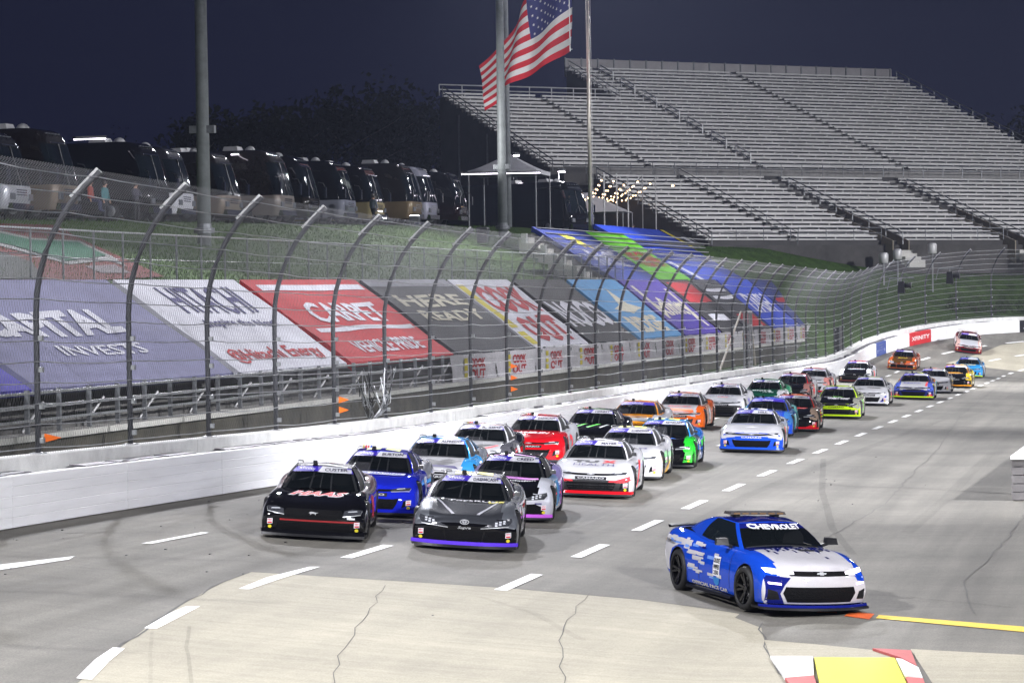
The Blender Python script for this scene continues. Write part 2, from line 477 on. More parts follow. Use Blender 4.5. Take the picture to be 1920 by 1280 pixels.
for (sa, sb, txt, col, h, zc) in ((211.6, 214.0, 'SUNOCO', M_WHITE, .22, .35), (220.7, 224.3, 'XFINITY', M_WHITE, .30, .5), (239, 243, '500', M_WHITE, .5, .5)):
    mb = MB(); sc = (sa+sb)/2
    letter(mb, txt, lambda a, b: (*wp(sc+a, -.012), wz(sc+a)+zc+b), sb-sa, h)
    mb.build('lettering', col, barrier)
mb = MB(); mb.add([(*wp(212.8+.55*math.cos(t), -.012), wz(212.8)+.72+.16*math.sin(t)) for t in [2*math.pi*k/14 for k in range(14)]], [tuple(range(14))]); mb.build('sun_emblem', M_LEMON, barrier)

cw = tag(empty('concrete_wall'), 'whitewashed concrete wall standing behind the steel barrier', 'wall')
M_WASH = mat('whitewashed_concrete', (.66, .66, .64), .8, var=.22, scale=1.6, bump=.3)
CWT = 1.24
for a, b in zip(edges[:-1], edges[1:]):
    n = 1 if b < TURNY else 4; rows = []
    for i in range(n+1):
        s = a+.008+(b-a-.016)*i/n; z = wz(s)
        rows.append([(*wp(s, o), z+h) for o, h in ((.55, -.5), (.55, CWT-.02), (.57, CWT), (.98, CWT), (1.0, CWT-.02), (1.0, -1.5))])
    mb = MB().grid(rows, flip=True); mb.f += [(0, 1, 2, 3, 4, 5), tuple(n*6+k for k in range(6))[::-1]]; mb.m += [0, 0]
    o = mb.build('wall_segment', M_WASH, cw); fix_normals(o.data)

FOFF, POSTS = .78, []
fence = tag(empty('catch_fence'), 'tall chain-link catch fence with posts curving over the track', 'fence')
VH, AR, AA = 2.65, 3.38, R(53)        # straight height, bend radius, bend angle
def fprof(h):                         # developed height -> (inward, up)
    if h < VH: return (0., h)
    t = (h-VH)/AR
    return (AR*(1-math.cos(t)), VH+AR*math.sin(t))
FLEN = VH+AR*AA
def fpt(s, h, extra=0.):
    i, z = fprof(h); x, y = wp(s, FOFF-i+extra); return (x, y, wz(s)+CWT+z)
first = float(on_x(72, 860, WALLX-FOFF)[1]); k = -5
while first+k*5.2 < S1-4:
    POSTS.append(first+k*5.2); k += 1
M_POST = mat('fence_post_steel', (.032, .034, .040), .5, .2, var=.3, scale=4)
M_RAIL = mat('fence_cap_steel', (.55, .55, .55), .45, .5, var=.2, scale=4)
for s in POSTS:
    pts = [fpt(s, h) for h in [0, 1.3, VH]+[VH+AR*AA*q/8 for q in range(1, 9)]]
    p = MB().tube(pts, .058, 9).build('fence_post', M_POST, fence, smooth=True)
    x, y, z = pts[0]
    MB().box(x-.13, x+.13, y-.13, y+.13, z-.005, z+.02).build('base_plate', M_STEEL, p)
    a, b = fpt(s, FLEN-.75, .065), fpt(s, FLEN+.01, .065)
    MB().bar((a[0], a[1], a[2]+.05), (b[0], b[1], b[2]+.05), .05).build('end_sleeve', M_RAIL, p)
    mbk = MB()
    for h in (.25, .9, 1.6, 2.2): q = fpt(s, h); mbk.box(q[0]+.05, q[0]+.13, q[1]-.05, q[1]+.05, q[2]-.05, q[2]+.05)
    mbk.build('cable_clamp', M_STEEL, p)
rs = random.Random(2)
for h in [.12, .55, .95, 1.35, 1.75, 2.15, 2.55, 2.95, 3.35, 3.8, 4.25, 4.7, 5.15, 5.6]:
    if h > FLEN: continue
    pts = []
    for a, b in zip(POSTS[:-1], POSTS[1:]):
        sag = rs.uniform(.0, .05)
        for q in range(4):
            t = q/4; pts.append(fpt(a+(b-a)*t, h-4*sag*t*(1-t)+rs.uniform(-.012, .012), -.075))
    MB().tube(pts, .011, 5, cap=False).build('cable', M_STEEL, fence)
# woven wire, every strand a real three-sided wire
def wires(sa, sb, pitch, rad, seg):
    hs = [0]+[VH*q/2 for q in (1, 2)]+[VH+AR*AA*q/seg for q in range(1, seg+1)]
    V, Fc = [], []
    for dr in (1, -1):
        s = sa
        while s < sb:
            base = len(V)
            for i, h in enumerate(hs):
                ss = s+dr*h*.62; p = fpt(min(max(ss, sa-3), sb+3), h, -.07+.004*dr)
                V += [(p[0]+rad, p[1], p[2]-rad*.5), (p[0]-rad*.5, p[1]+rad*.8, p[2]+rad*.8), (p[0]-rad*.5, p[1]-rad*.8, p[2]+rad*.4)]
                if i:
                    o = base+(i-1)*3
                    for k in range(3): Fc.append((o+k, o+(k+1) % 3, o+3+(k+1) % 3, o+3+k))
            s += pitch
    me = bpy.data.meshes.new('chain_link'); me.from_pydata(V, [], Fc)
    me.materials.append(M_WIRE); o = link('chain_link', me, fence); o['kind'] = 'stuff'
    return o
M_WIRE = mat('galvanised_wire', (.14, .14, .15), .45, .4, var=.15, scale=5)
wires(38, 110, .13, .0020, 6)
wires(110, 258, .21, .0025, 5)
# stiffening stays and gate frame further along the fence
gate = tag(empty('fence_gate'), 'heavier gate frame with leaning pipe brace in the catch fence', 'gate')
gs = float(on_x(1405, 700, WALLX-FOFF)[1])
for d in (-1.1, 0, .9, 1.8):
    MB().tube([fpt(gs+d, .0, .1), fpt(gs+d, 2.9, .1)], .05, 6).build('gate_post', M_STEEL, gate)
for h in (.3, 1.2, 2.2, 2.9): MB().tube([fpt(gs-1.1, h, .1), fpt(gs+1.8, h, .1)], .04, 6).build('gate_rail', M_STEEL, gate)
for d0, d1 in ((-7, -1.4), (6, 1.9)):
    MB().tube([fpt(gs+d0, .05, .5), fpt(gs+d1, 2.9, .2)], .06, 6).build('pipe_brace', mat('tan_pipe', (.36, .32, .26), .6, .1, var=.15), gate)
# pennants tied to posts
M_FLUO = mat('fluorescent_orange', (.85, .16, .01), .6, var=.05)
names = {'top': 'uppermost', 'mid': 'middle', 'low': 'lowest'}
def pennant(i, px, py, label):
    s = POSTS[i]; p = on_x(px, py, WALLX-FOFF+.09); s = POSTS[min(range(len(POSTS)), key=lambda q: abs(POSTS[q]-p[1]))]
    x, y = WALLX-FOFF+.12, s+.05; z = p[2]; h = .085; L = .62
    mb = MB(); mb.add([(x, y, z-h), (x, y, z+h), (x+.1, y+L, z-.02), (x-.008, y, z-h), (x-.008, y, z+h), (x+.092, y+L, z-.02)], [(0, 2, 1), (3, 4, 5), (0, 3, 5, 2), (1, 2, 5, 4), (0, 1, 4, 3)])
    tag(mb.build('pennant', M_FLUO), label, 'flag', 'orange pennants tied to the catch fence')
pennant(0, 88, 820, 'single orange pennant on the fence post nearest the camera')
pennant(0, 645, 748, 'upper of two orange pennants above the cable tangle')
pennant(0, 645, 767, 'lower of two orange pennants beside the cable tangle')
for yy, w in ((684, 'top'), (705, 'mid'), (726, 'low')): pennant(0, 983, yy, '%s of the three orange pennants below the white banners' % names[w])
# tangle of loose cable ends at the foot of the fence
rs = random.Random(21); tg = tag(empty('cable_tangle'), 'wiry tangle of loose fence cables beside the two orange pennants', 'cables')
ts = float(on_x(690, 780, WALLX-FOFF)[1])
for k in range(26):
    a = rs.uniform(-.9, .9); p0 = fpt(ts+a*.5, .05, -.12); pts = [p0]
    for q in range(1, 5): pts.append((p0[0]+rs.uniform(0, .2), p0[1]+a*q*.45+rs.uniform(-.25, .25), p0[2]+q*rs.uniform(.12, .35)))
    MB().tube(pts, rs.choice([.008, .011, .014]), 4).build('cable_end', rs.choice([M_STEEL, M_DKSTEEL, M_DKSTEEL, M_BLKPLAST]), tg)
# ------------------------------------------------------------------ hillside behind the wall
def interp(P, x):
    if x <= P[0][0]: return P[0][1]
    for (a, u), (b, v) in zip(P[:-1], P[1:]):
        if x <= b: return u+(v-u)*(x-a)/(b-a)
    return P[-1][1]
def hill(X, Y):
    d = -lat(X, Y)
    near = interp([(.9, .45), (5.0, .65), (5.6, .9), (9.4, 4.6), (9.8, 5.1), (11.2, 5.35), (24.5, 8.3), (45, 8.6), (90, 9.8), (300, 14)], d)
    near += .005*(Y-83)*sm(2, 10, d)+.019*(min(Y,230)-112)*sm(12, 24, d)
    s = TURNY+max(0, math.atan2(Y-TURNY, TCX-X))*TURNR if Y > TURNY else TURNY
    w = wz(min(s, 290))
    far = interp([(.9, w+.3), (3, w+.5), (9, w+2.2), (19, 9.6), (24, 9.8), (60, 10.2), (300, 15)], d)
    t = sm(206, 236, Y)
    return near*(1-t)+far*t
M_GRASS = mat('mown_grass', (.038, .076, .011), .95, var=.55, scale=1.3, bump=.8, bscale=9, spec=.1)
vs, fs, ids = [], [], {}
XH = [-400, -300, -220, -160, -120, -100, -85, -75, -66, -60]+[-56+i*1.25 for i in range(29)]+[-19+i*2.5 for i in range(20)]+[40, 60, 90, 140, 220]
YH = [-60, -20, 10]+[20+i*4 for i in range(46)]+[204+i*2 for i in range(44)]+[300, 320, 350, 400, 480, 600]
for j, Y in enumerate(YH):
    for i, X in enumerate(XH):
        ids[i, j] = len(vs); vs.append((X, Y, hill(X, Y) if lat(X, Y) < -.9 else ground(X, Y)-.6))
for j in range(len(YH)-1):
    for i in range(len(XH)-1):
        ds = [-lat(XH[a], YH[b]) for a in (i, i+1) for b in (j, j+1)]
        if max(ds) < .9: continue
        fs.append((ids[i, j], ids[i+1, j], ids[i+1, j+1], ids[i, j+1]))
hs = MB().add(vs, fs).build('hillside', M_GRASS, smooth=True); tag(hs, kind='structure')
# short grass blades where the bank faces the camera
rs = random.Random(8); V, Fc = [], []
def blades(n, fx):
    for _ in range(n):
        X, Y = fx(); d = -lat(X, Y)
        z = hill(X, Y); h = rs.uniform(.05, .14); w = .02; a = rs.uniform(0, 6.28); o = len(V)
        V.extend([(X+w*math.cos(a), Y+w*math.sin(a), z-.02), (X-w*math.cos(a), Y-w*math.sin(a), z-.02), (X+rs.uniform(-.04, .04), Y+rs.uniform(-.04, .04), z+h)]); Fc.append((o, o+1, o+2))
blades(60000, lambda: (rs.uniform(-45, -31), rs.uniform(75, 200)))
def farpt():
    f = rs.uniform(-.1, .6); rr = TURNR+rs.uniform(2, 20); return (TCX-rr*math.cos(f), TURNY+rr*math.sin(f)+rs.uniform(0, 2))
blades(40000, farpt)
me = bpy.data.meshes.new('grass_blades'); me.from_pydata(V, [], Fc); me.materials.append(mat('grass_blade', (.045, .09, .014), .9, var=.4, scale=.8, spec=.1))
tag(link('grass_blades', me), 'short green grass covering the banks behind the fence', 'grass', kind='stuff')

# ------------------------------------------------------------------ bleachers along the straight, covered with sponsor tarpaulins
BX, TX = -26.1, -29.9
def zb(Y): return 2.73+.005*(Y-83.6)
def zt(Y): return 5.46+.010*(Y-83.6)
BS0, BS1 = 40., 236.
bl = tag(empty('bleachers'), 'long low bleachers behind the catch fence, mostly covered with tarpaulins', 'bleachers')
n = 28
def along(name, m, sec, y0, y1, step=7., parent=bl, gap=.01):
    """pieces of constant section sec(Y)->[(X,z)] laid end to end"""
    y = y0
    while y < y1-.1:
        e = min(y+step, y1); A, B = sec(y+gap), sec(e-gap); L = len(A)
        mb = MB().grid([[(a, y+gap, z) for a, z in A]+[(A[0][0], y+gap, A[0][1])], [(a, e-gap, z) for a, z in B]+[(B[0][0], e-gap, B[0][1])]])
        mb.f += [tuple(range(L)), tuple(L+1+k for k in range(L))]; mb.m += [0, 0]
        o = mb.build(name, m, parent); fix_normals(o.data); y = e
rect = lambda x0, x1, f0, f1: (lambda Y: [(x0, f0(Y)), (x1, f0(Y)), (x1, f1(Y)), (x0, f1(Y))])
along('retaining_wall', mat('stained_concrete', (.055, .05, .036), .95, var=.5, scale=.9, bump=.3), rect(-26.2, -25.75, lambda Y: .2, lambda Y: zb(Y)-1.12), BS0, BS1, 6)
along('ledge', M_CONC, rect(-26.4, -25.6, lambda Y: zb(Y)-1.115, lambda Y: zb(Y)-.97), BS0, BS1, 6)
for r in range(9):
    x = -26.35-.43*r; dz = -.72+.30*r
    along('bench', M_ALU, rect(x-.26, x, lambda Y: zb(Y)+dz+.30, lambda Y: zb(Y)+dz+.345), BS0, BS1, 8)
    along('tread', M_DKCONC, rect(x-.43, x+.02, lambda Y: zb(Y)+dz-.25, lambda Y: zb(Y)+dz), BS0, BS1, 24)
y = BS0+1
while y < 150:
    MB().box(-26.02, -25.92, y-.05, y+.05, zb(y)-.97, zb(y)+.05).build('rail_post', M_DKSTEEL, bl); y += 2.05
for dz in (-.02, -.34, -.66): along('guard_rail', M_STEEL, rect(-25.91, -25.86, lambda Y: zb(Y)+dz-.03, lambda Y: zb(Y)+dz+.03), BS0, 150, 12)
y = BS0+1.5
while y < 150:
    MB().bar((-26.3, y, zb(y)-.95), (-25.95, y+.5, zb(y)-.25), .05).build('knee_brace', M_ALU, bl); y += 4.1

def tarp(px0, px1, base, label, words=(), extras=(), lower=None, X0=BX, X1=TX, z0=zb, z1=zt, Ys=None, name='tarpaulin', top_px=None):
    ya, yb = Ys if Ys else (float(on_x(px0, lower or 690, X0)[1]), float(on_x(px1, lower or 690, X0)[1]))
    ya += .12; yb -= .12; rnd = random.Random(int(ya*10)); nu, nv = 16, 36
    def at(a, b, up=0.):           # a along 0..1, b up the slope 0..1
        Y = ya+(yb-ya)*a; z = z0(Y)+(z1(Y)-z0(Y))*b
        wob = (.035*math.sin(a*9+b*7+ya)+.006*math.sin(a*23+ya)*math.sin(b*13))*math.sin(math.pi*b)-.006*abs(math.sin(b*28))
        return (X0+(X1-X0)*b+up*.6, Y, z+.06+wob+up*.8)
    o = tag(empty(name, at(.5, 0)), label, 'tarpaulin', 'sponsor tarpaulins over the bleachers')
    off = np.array(at(.5, 0)); at2 = lambda a, b, up=0.: tuple(np.array(at(a, b, up))-off)
    rows = [[at2(i/nu, j/nv) for i in range(nu+1)] for j in range(nv+1)]
    mb = MB().grid(rows, flip=True)
    mb.grid([[at2(i/nu, 1) for i in range(nu+1)], [tuple(np.array(at2(i/nu, 1))-(.05, 0, .35)) for i in range(nu+1)]])
    mb.grid([[at2(0, j/nv) for j in range(nv+1)], [tuple(np.array(at2(0, j/nv))-(0, 0, .28)) for j in range(nv+1)]])
    mb.grid([[at2(i/nu, 0) for i in range(nu+1)], [tuple(np.array(at2(i/nu, 0))-(-.03, 0, .16)) for i in range(nu+1)]])
    mb.build('cloth', base, o, smooth=False)
    for poly, m in extras:         # printed shapes on the cloth
        bm = bmesh.new(); bm.faces.new([bm.verts.new((p[0], p[1], 0)) for p in poly])
        for ax in (0, 1):
            for q in range(1, 12):
                co, no = [0, 0, 0], [0, 0, 0]; co[ax] = q/12; no[ax] = 1
                bmesh.ops.bisect_plane(bm, geom=bm.verts[:]+bm.edges[:]+bm.faces[:], plane_co=co, plane_no=no)
        for v in bm.verts: v.co = at2(v.co.x, v.co.y, .014)
        me = bpy.data.meshes.new('print'); bm.to_mesh(me); bm.free(); me.materials.append(m); link('print', me, o)
    for txt, ca, cb, w, h, m, kw in words:
        mb = MB(); letter(mb, txt, lambda a, b: at2(ca+a, cb+b, .022), w, h, fine=True, **kw); mb.build('lettering', m, o)
    return o
V_ = lambda r, g, b: mat('tarp_%d_%d_%d' % (r, g, b), srgb(int(r*.76), int(g*.76), int(b*.76)), .85, var=.16, scale=.7, bump=.5, bscale=1.1, spec=.06)
F_LAV, F_W, F_RED, F_CHAR, F_BLK = V_(132, 132, 168), V_(226, 226, 236), V_(190, 32, 40), V_(62, 62, 68), V_(44, 43, 46)
F_SKY, F_PUR, F_NAVY, F_BLUE, F_LIME, F_YEL, F_CREAM, F_INK = V_(84, 150, 205), V_(66, 46, 150), V_(44, 58, 130), V_(40, 70, 190), V_(110, 200, 40), V_(220, 205, 60), V_(214, 208, 186), V_(74, 70, 120)
tarp(-260, 62, V_(86, 78, 190), 'violet tarpaulin corner at the left edge, below the lavender one')
tarp(70, 440, F_LAV, 'lavender grey tarpaulin with huge white capitals, leftmost of the row', [('CAPITAL', .40, .56, .66, .24, F_W, dict(bold=.05)), ('INVESTS', .50, .30, .42, .10, F_W, {})], lower=720)
tarp(447, 652, F_W, 'white tarpaulin with violet lettering on top and red lettering below', [('HITACHI', .52, .76, .62, .30, F_INK, dict(bold=.01)), ('Inspire the Next', .55, .49, .62, .10, F_INK, {}), ('@Hitachi Energy', .50, .15, .82, .17, F_RED, {})], lower=700)
tarp(658, 852, F_RED, 'bright red tarpaulin with white bars and two white words', [('CARPET', .52, .58, .66, .24, F_W, dict(bold=.03)), ('VEHICLE PRIDE', .50, .17, .62, .15, F_W, dict(bold=.02))],
     [([(.06, .86), (.97, .86), (.97, .93), (.06, .93)], F_W), ([(.08, .36), (.97, .36), (.97, .41), (.08, .41)], F_W)], lower=685)
tarp(858, 1000, F_CHAR, 'charcoal tarpaulin with pale two-line lettering and a torn grey hem', [('HERE', .50, .70, .8, .16, F_CREAM, dict(bold=.03)), ('READY', .52, .49, .75, .14, F_CREAM, dict(bold=.03))], [([(.0, .90), (1, .90), (1, 1), (0, 1)], V_(150, 150, 160))], lower=665)
tarp(1003, 1104, F_W, 'white tarpaulin with tall red letters and a yellow stripe', [('COOK', .56, .70, .78, .40, F_RED, dict(bold=.05)), ('OUT', .56, .25, .70, .38, F_RED, dict(bold=.05))], [([(.02, .28), (.13, .28), (.13, .92), (.02, .92)], F_YEL), ([(.02, .04), (.13, .04), (.13, .22), (.02, .22)], F_YEL)], lower=655)
tarp(1110, 1196, F_BLK, 'black tarpaulin with four giant white letters, left of the pale blue one', [('NOCO', .5, .44, .92, .42, F_W, dict(bold=.04))], lower=645)
tarp(1201, 1281, F_SKY, 'pale blue tarpaulin with a cream star shape', [('RIDGE', .5, .22, .7, .28, F_CREAM, dict(bold=.05))], [([(.22, .50), (.40, .55), (.55, .86), (.60, .56), (.85, .50), (.62, .44), (.5, .40), (.40, .45)], F_CREAM)], lower=635)
tarp(1285, 1352, F_PUR, 'deep violet tarpaulin with slanting cream strokes', [('xfinity', .52, .45, .8, .42, F_CREAM, {})], [([(.10, .88), (.16, .88), (.16, .30), (.10, .30)], F_CREAM), ([(.84, .82), (.90, .82), (.90, .12), (.84, .12)], F_CREAM)], lower=628)
tarp(1354, 1402, F_BLK, 'dark tarpaulin with a red upper block, right of the violet one', [], [([(.1, .55), (.9, .55), (.9, .95), (.1, .95)], F_RED), ([(.2, .2), (.8, .2), (.8, .32), (.2, .32)], F_W)], lower=620)
tarp(1404, 1446, F_CHAR, 'narrow dark tarpaulin with white bars and a red foot', [], [([(.1, .6), (.9, .6), (.9, .66), (.1, .66)], F_W), ([(.1, .75), (.9, .75), (.9, .81), (.1, .81)], F_W), ([(.2, .05), (.9, .05), (.9, .3), (.2, .3)], F_RED)], lower=617)
tarp(1448, 1500, F_BLUE, 'royal blue tarpaulin low on the bleachers near the far bend', [('DASH', .5, .5, .7, .4, F_W, {})], lower=613)
tarp(1502, 1556, F_NAVY, 'navy tarpaulin at the far end of the bleachers', [], [([(.1, .5), (.9, .5), (.9, .6), (.1, .6)], F_RED)], lower=608)

# banners tied to the guard rail
ordn = ['first', 'second', 'third', 'fourth', 'fifth', 'sixth', 'seventh', 'eighth', 'ninth', 'tenth', 'eleventh', 'twelfth', 'thirteenth', 'fourteenth', 'fifteenth', 'sixteenth']
y = float(on_x(845, 690, -25.8)[1]); PB = 7.55
for k in range(16):
    a, b = y+k*PB+.03, y+(k+1)*PB-.03
    if b > BS1: break
    rows = []; rnd = random.Random(k)
    for j in range(6):
        rows.append([(-25.80+.03*math.sin(i*.9+j+k)+.05*(1-j/5), a+(b-a)*i/10, zb(a+(b-a)*i/10)-.98+1.0*j/5+.02*math.sin(i*1.3+k)) for i in range(11)])
    o = tag(MB().grid(rows, flip=True).build('banner', V_(212, 210, 214)), '%s white banner with red lettering along the bleacher rail, from the left' % ordn[k], 'banner', 'white banners on the bleacher rail')
    for t1, cb, hh in (('COOK', .68, .36), ('OUT', .27, .36)):
        mb = MB(); letter(mb, t1, lambda p, q: (-25.735, a+(b-a)*(.56)+p, zb(a)-.98+cb+q), (b-a)*.34, hh, bold=.04); mb.build('lettering', F_RED, o)
    mb = MB()
    for q in range(3): mb.box(-25.74, -25.735, a+(b-a)*.26, a+(b-a)*.33, zb(a)-.86+q*.28, zb(a)-.66+q*.28)
    mb.build('yellow_mark', F_YEL, o)

# upper tier further along, with stairs at its near end
UX0, UX1 = -31.2, -36.2
def u0(Y): return 6.35+.004*(Y-172)
def u1(Y): return 9.55+.012*(Y-172)
up = tag(empty('upper_bleachers'), 'upper tier of bleachers climbing the hill behind the blue tarpaulins', 'bleachers')
for r in range(11):
    x = UX0-.48*r; f = r/10.
    along('bench', M_ALU, rect(x-.26, x, lambda Y: u0(Y)+(u1(Y)-u0(Y))*f+.0, lambda Y: u0(Y)+(u1(Y)-u0(Y))*f+.04), 172, 262, 10, up)
    along('tread', M_DKCONC, rect(x-.48, x+.02, lambda Y: u0(Y)+(u1(Y)-u0(Y))*f-.75, lambda Y: u0(Y)+(u1(Y)-u0(Y))*f-.36), 170, 262, 30, up)
for r in range(9):
    x = UX0-.1-.56*r; z = u0(170)-.5+.34*r
    MB().box(x-.56, x, 168.2, 169.9, z-.5, z+.34).build('step', M_CONC, up)
    if r % 2 == 0: MB().box(x-.3, x, 167.6, 168.0, z, z+.55).build('end_block', M_ALU, up)
kw = dict(X0=UX0, X1=UX1, z0=u0, z1=u1)
tarp(0, 0, F_NAVY, 'navy tarpaulin with a yellow flash at the near end of the upper tier', [('RACE', .55, .42, .6, .3, V_(150, 150, 165), {})], [([(.3, .88), (.52, .84), (.62, .60), (.50, .70), (.46, .62), (.40, .74)], F_YEL)], Ys=(171, 187), **kw)
tarp(0, 0, F_LIME, 'bright lime green tarpaulin on the upper tier', [('VIRGINIA', .5, .45, .8, .3, V_(190, 60, 60), {})], Ys=(187, 201), **kw)
kw2 = dict(X0=UX0+.3, X1=-38.2, z0=lambda Y: u0(Y)+.1, z1=lambda Y: 10.55+.012*(Y-200))
tarp(0, 0, F_BLUE, 'large plain royal blue tarpaulin reaching highest on the upper tier', [], [([(.05, .34), (.12, .34), (.12, .02), (.05, .02)], F_W)], Ys=(201, 228), **kw2)
tarp(0, 0, F_BLK, 'black tarpaulin with wide white strokes and a yellow left border', [], [([(.0, .0), (.05, .0), (.05, 1), (.0, 1)], F_YEL)]+[([(.14+.12*q, .10+.05*(q % 3)), (.215+.12*q, .10+.05*(q % 3)), (.215+.12*q, .88), (.14+.12*q, .88)], F_W) for q in range(7)], Ys=(228.3, 262), **kw2)

# chain-link fence along the top of the lower bleachers
cf = tag(empty('chain_link_fence'), 'dark chain-link fence at the top of the tarpaulin-covered bleachers', 'fence')
FX = -30.7
def fz(Y): return 5.35+.008*(Y-83)
y = 58.
while y < 171:
    MB().tube([(FX, y, fz(y)-.3), (FX, y, fz(y)+1.62)], .034, 6).build('fence_post', M_DKSTEEL, cf); y += 2.5
MB().tube([(FX, 58, fz(58)+1.6), (FX, 115, fz(115)+1.6), (FX, 171, fz(171)+1.6)], .028, 6).build('top_rail', M_STEEL, cf)
for dz in (.15, .8): MB().tube([(FX, 58, fz(58)+dz), (FX, 171, fz(171)+dz)], .010, 4).build('tension_wire', M_DKSTEEL, cf)
V, Fc = [], []
for dr in (1, -1):
    y = 58.
    while y < 170:
        o = len(V)
        for t in (0, 1.55):
            yy = min(max(y+dr*t*.7, 58), 171); z = fz(yy)+.02+t
            V += [(FX+.04, yy, z), (FX+.036, yy+.004, z+.003), (FX+.036, yy-.004, z+.003)]
        for k in range(3): Fc.append((o+k, o+(k+1) % 3, o+3+(k+1) % 3, o+3+k))
        y += .15
me = bpy.data.meshes.new('chain_link'); me.from_pydata(V, [], Fc); me.materials.append(mat('dull_wire', (.16, .17, .17), .6, .3)); link('chain_link', me, cf)['kind'] = 'stuff'

# painted turf sign on the grass at the left
sign = tag(empty('turf_sign', (0, 0, 0)), 'red and green sign laid on the grass bank at the left edge', 'sign')
def turf(pts, m, dz, nm):
    P = [on_ground(x, y, lambda X, Y: hill(X, Y)+.0, 0., 40.) for x, y in pts]
    bm = bmesh.new(); bm.faces.new([bm.verts.new((p[0], p[1], 0)) for p in P])
    for ax in (0, 1):
        lo, hi = min(p[ax] for p in P), max(p[ax] for p in P)
        for q in range(1, 16):
            co, no = [0, 0, 0], [0, 0, 0]; co[ax] = lo+(hi-lo)*q/16; no[ax] = 1
            bmesh.ops.bisect_plane(bm, geom=bm.verts[:]+bm.edges[:]+bm.faces[:], plane_co=co, plane_no=no)
    for v in bm.verts: v.co.z = hill(v.co.x, v.co.y)+dz
    for f in bm.faces:
        f.normal_update()
        if f.normal.z < 0: f.normal_flip()
    me = bpy.data.meshes.new(nm); bm.to_mesh(me); bm.free(); me.materials.append(m); link(nm, me, sign)
turf([(-60, 420), (0, 421), (105, 424), (150, 449), (205, 474), (260, 499), (308, 521), (180, 528), (-60, 528)], V_(120, 44, 44), .05, 'red_field')
turf([(-40, 440), (0, 436), (60, 450), (150, 455), (212, 485), (240, 505), (205, 492), (130, 500), (20, 470), (-40, 455)], V_(150, 150, 150), .08, 'white_outline')
turf([(-40, 446), (0, 442), (60, 455), (146, 459), (200, 484), (125, 495), (20, 464), (-40, 452)], V_(20, 92, 64), .11, 'green_arrow')
turf([(158, 503), (215, 500), (246, 516), (190, 516)], V_(130, 120, 125), .08, 'white_word')
turf([(-60, 480), (0, 476), (60, 495), (80, 528), (-60, 528)], V_(80, 84, 82), .08, 'grey_patch')
# ------------------------------------------------------------------ big grandstand behind the far turn
def cam_point(x, y, depth):
    d = ray(x, y); f = CM @ np.array([0, 0, -1.]); return CO+d*(depth/d.dot(f))
GT = R(60.7)-YAW
GU, GN = np.array([math.sin(GT), math.cos(GT), 0]), np.array([math.cos(GT), -math.sin(GT), 0])
G0 = cam_point(1115, 135, 290.)
RUN, RISE, NR = 1.04, .405, 28
def gp(u, n, z): return tuple(G0+GU*u+GN*n+np.array([0, 0, z]))
def on_stand(x, y, n0=0., z0=0., run=RUN, rise=RISE):
    """photo pixel -> (metres along the rows, row number from the top)"""
    pl = np.cross(GU, GN*run+np.array([0, 0, -rise])); p0 = G0+GN*n0+np.array([0, 0, z0]); d = ray(x, y)
    P = CO+d*((p0-CO).dot(pl)/d.dot(pl))-p0
    return P.dot(GU), P.dot(GN)/run
gst = tag(empty('grandstand'), 'huge empty two-tier aluminium grandstand beyond the far bend', 'grandstand')
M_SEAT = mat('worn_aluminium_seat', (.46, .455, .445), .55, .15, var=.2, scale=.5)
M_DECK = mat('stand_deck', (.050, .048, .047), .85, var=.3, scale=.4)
M_STAIR = mat('stair_grey', (.22, .215, .205), .8, var=.2)
ua0 = on_stand(1100, 245)[0]; ua1 = 0.; ua2 = on_stand(1380, 147)[0]; ua3 = on_stand(1672, 148)[0]
ul = on_stand(905, 233)[0]
AW = .75
def bench(u0_, u1_, n, z, parent=gst):
    mb = MB()
    def bx(ua, ub, na, nb, za, zb_):
        mb.hexa([gp(ua, na, za), gp(ub, na, za), gp(ub, nb, za), gp(ua, nb, za), gp(ua, na, zb_), gp(ub, na, zb_), gp(ub, nb, zb_), gp(ua, nb, zb_)])
    rr = random.Random(int(u0_*10+n*7)); j = rr.uniform(-.02, .02)
    bx(u0_, u1_, n-.16, n+.16, z+.27+j, z+.43+j)
    bx(u0_, u1_, n+.22, n+.26, z+.0+j, z+.13+j)
    k = u0_+.4
    while k < u1_:
        bx(k-.04, k+.04, n-.05, n+.05, z+.0, z+.36); k += 1.9
    o = mb.build('bench', M_SEAT, parent); return o
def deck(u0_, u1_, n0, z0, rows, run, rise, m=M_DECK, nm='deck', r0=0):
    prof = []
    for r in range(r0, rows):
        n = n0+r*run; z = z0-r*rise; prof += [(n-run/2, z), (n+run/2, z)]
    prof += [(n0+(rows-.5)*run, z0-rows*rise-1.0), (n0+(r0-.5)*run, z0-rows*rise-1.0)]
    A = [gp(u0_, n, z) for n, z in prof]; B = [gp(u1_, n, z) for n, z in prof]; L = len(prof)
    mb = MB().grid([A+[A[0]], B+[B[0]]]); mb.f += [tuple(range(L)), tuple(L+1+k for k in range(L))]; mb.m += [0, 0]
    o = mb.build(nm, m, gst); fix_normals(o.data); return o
uS1 = on_stand(1058, 128)[0]
secs = [(ul, ua0-AW/2, 9), (ua0+AW/2, ua1-AW/2, 9), (uS1, ua1-AW/2, 0), (ua1+AW/2, ua2-AW/2, 0), (ua2+AW/2, ua3, 0)]
for (a, b, r0) in secs:
    last = 9 if a == uS1 else NR
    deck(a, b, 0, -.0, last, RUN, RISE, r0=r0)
    for r in range(r0, last): bench(a, b, r*RUN, -r*RISE)
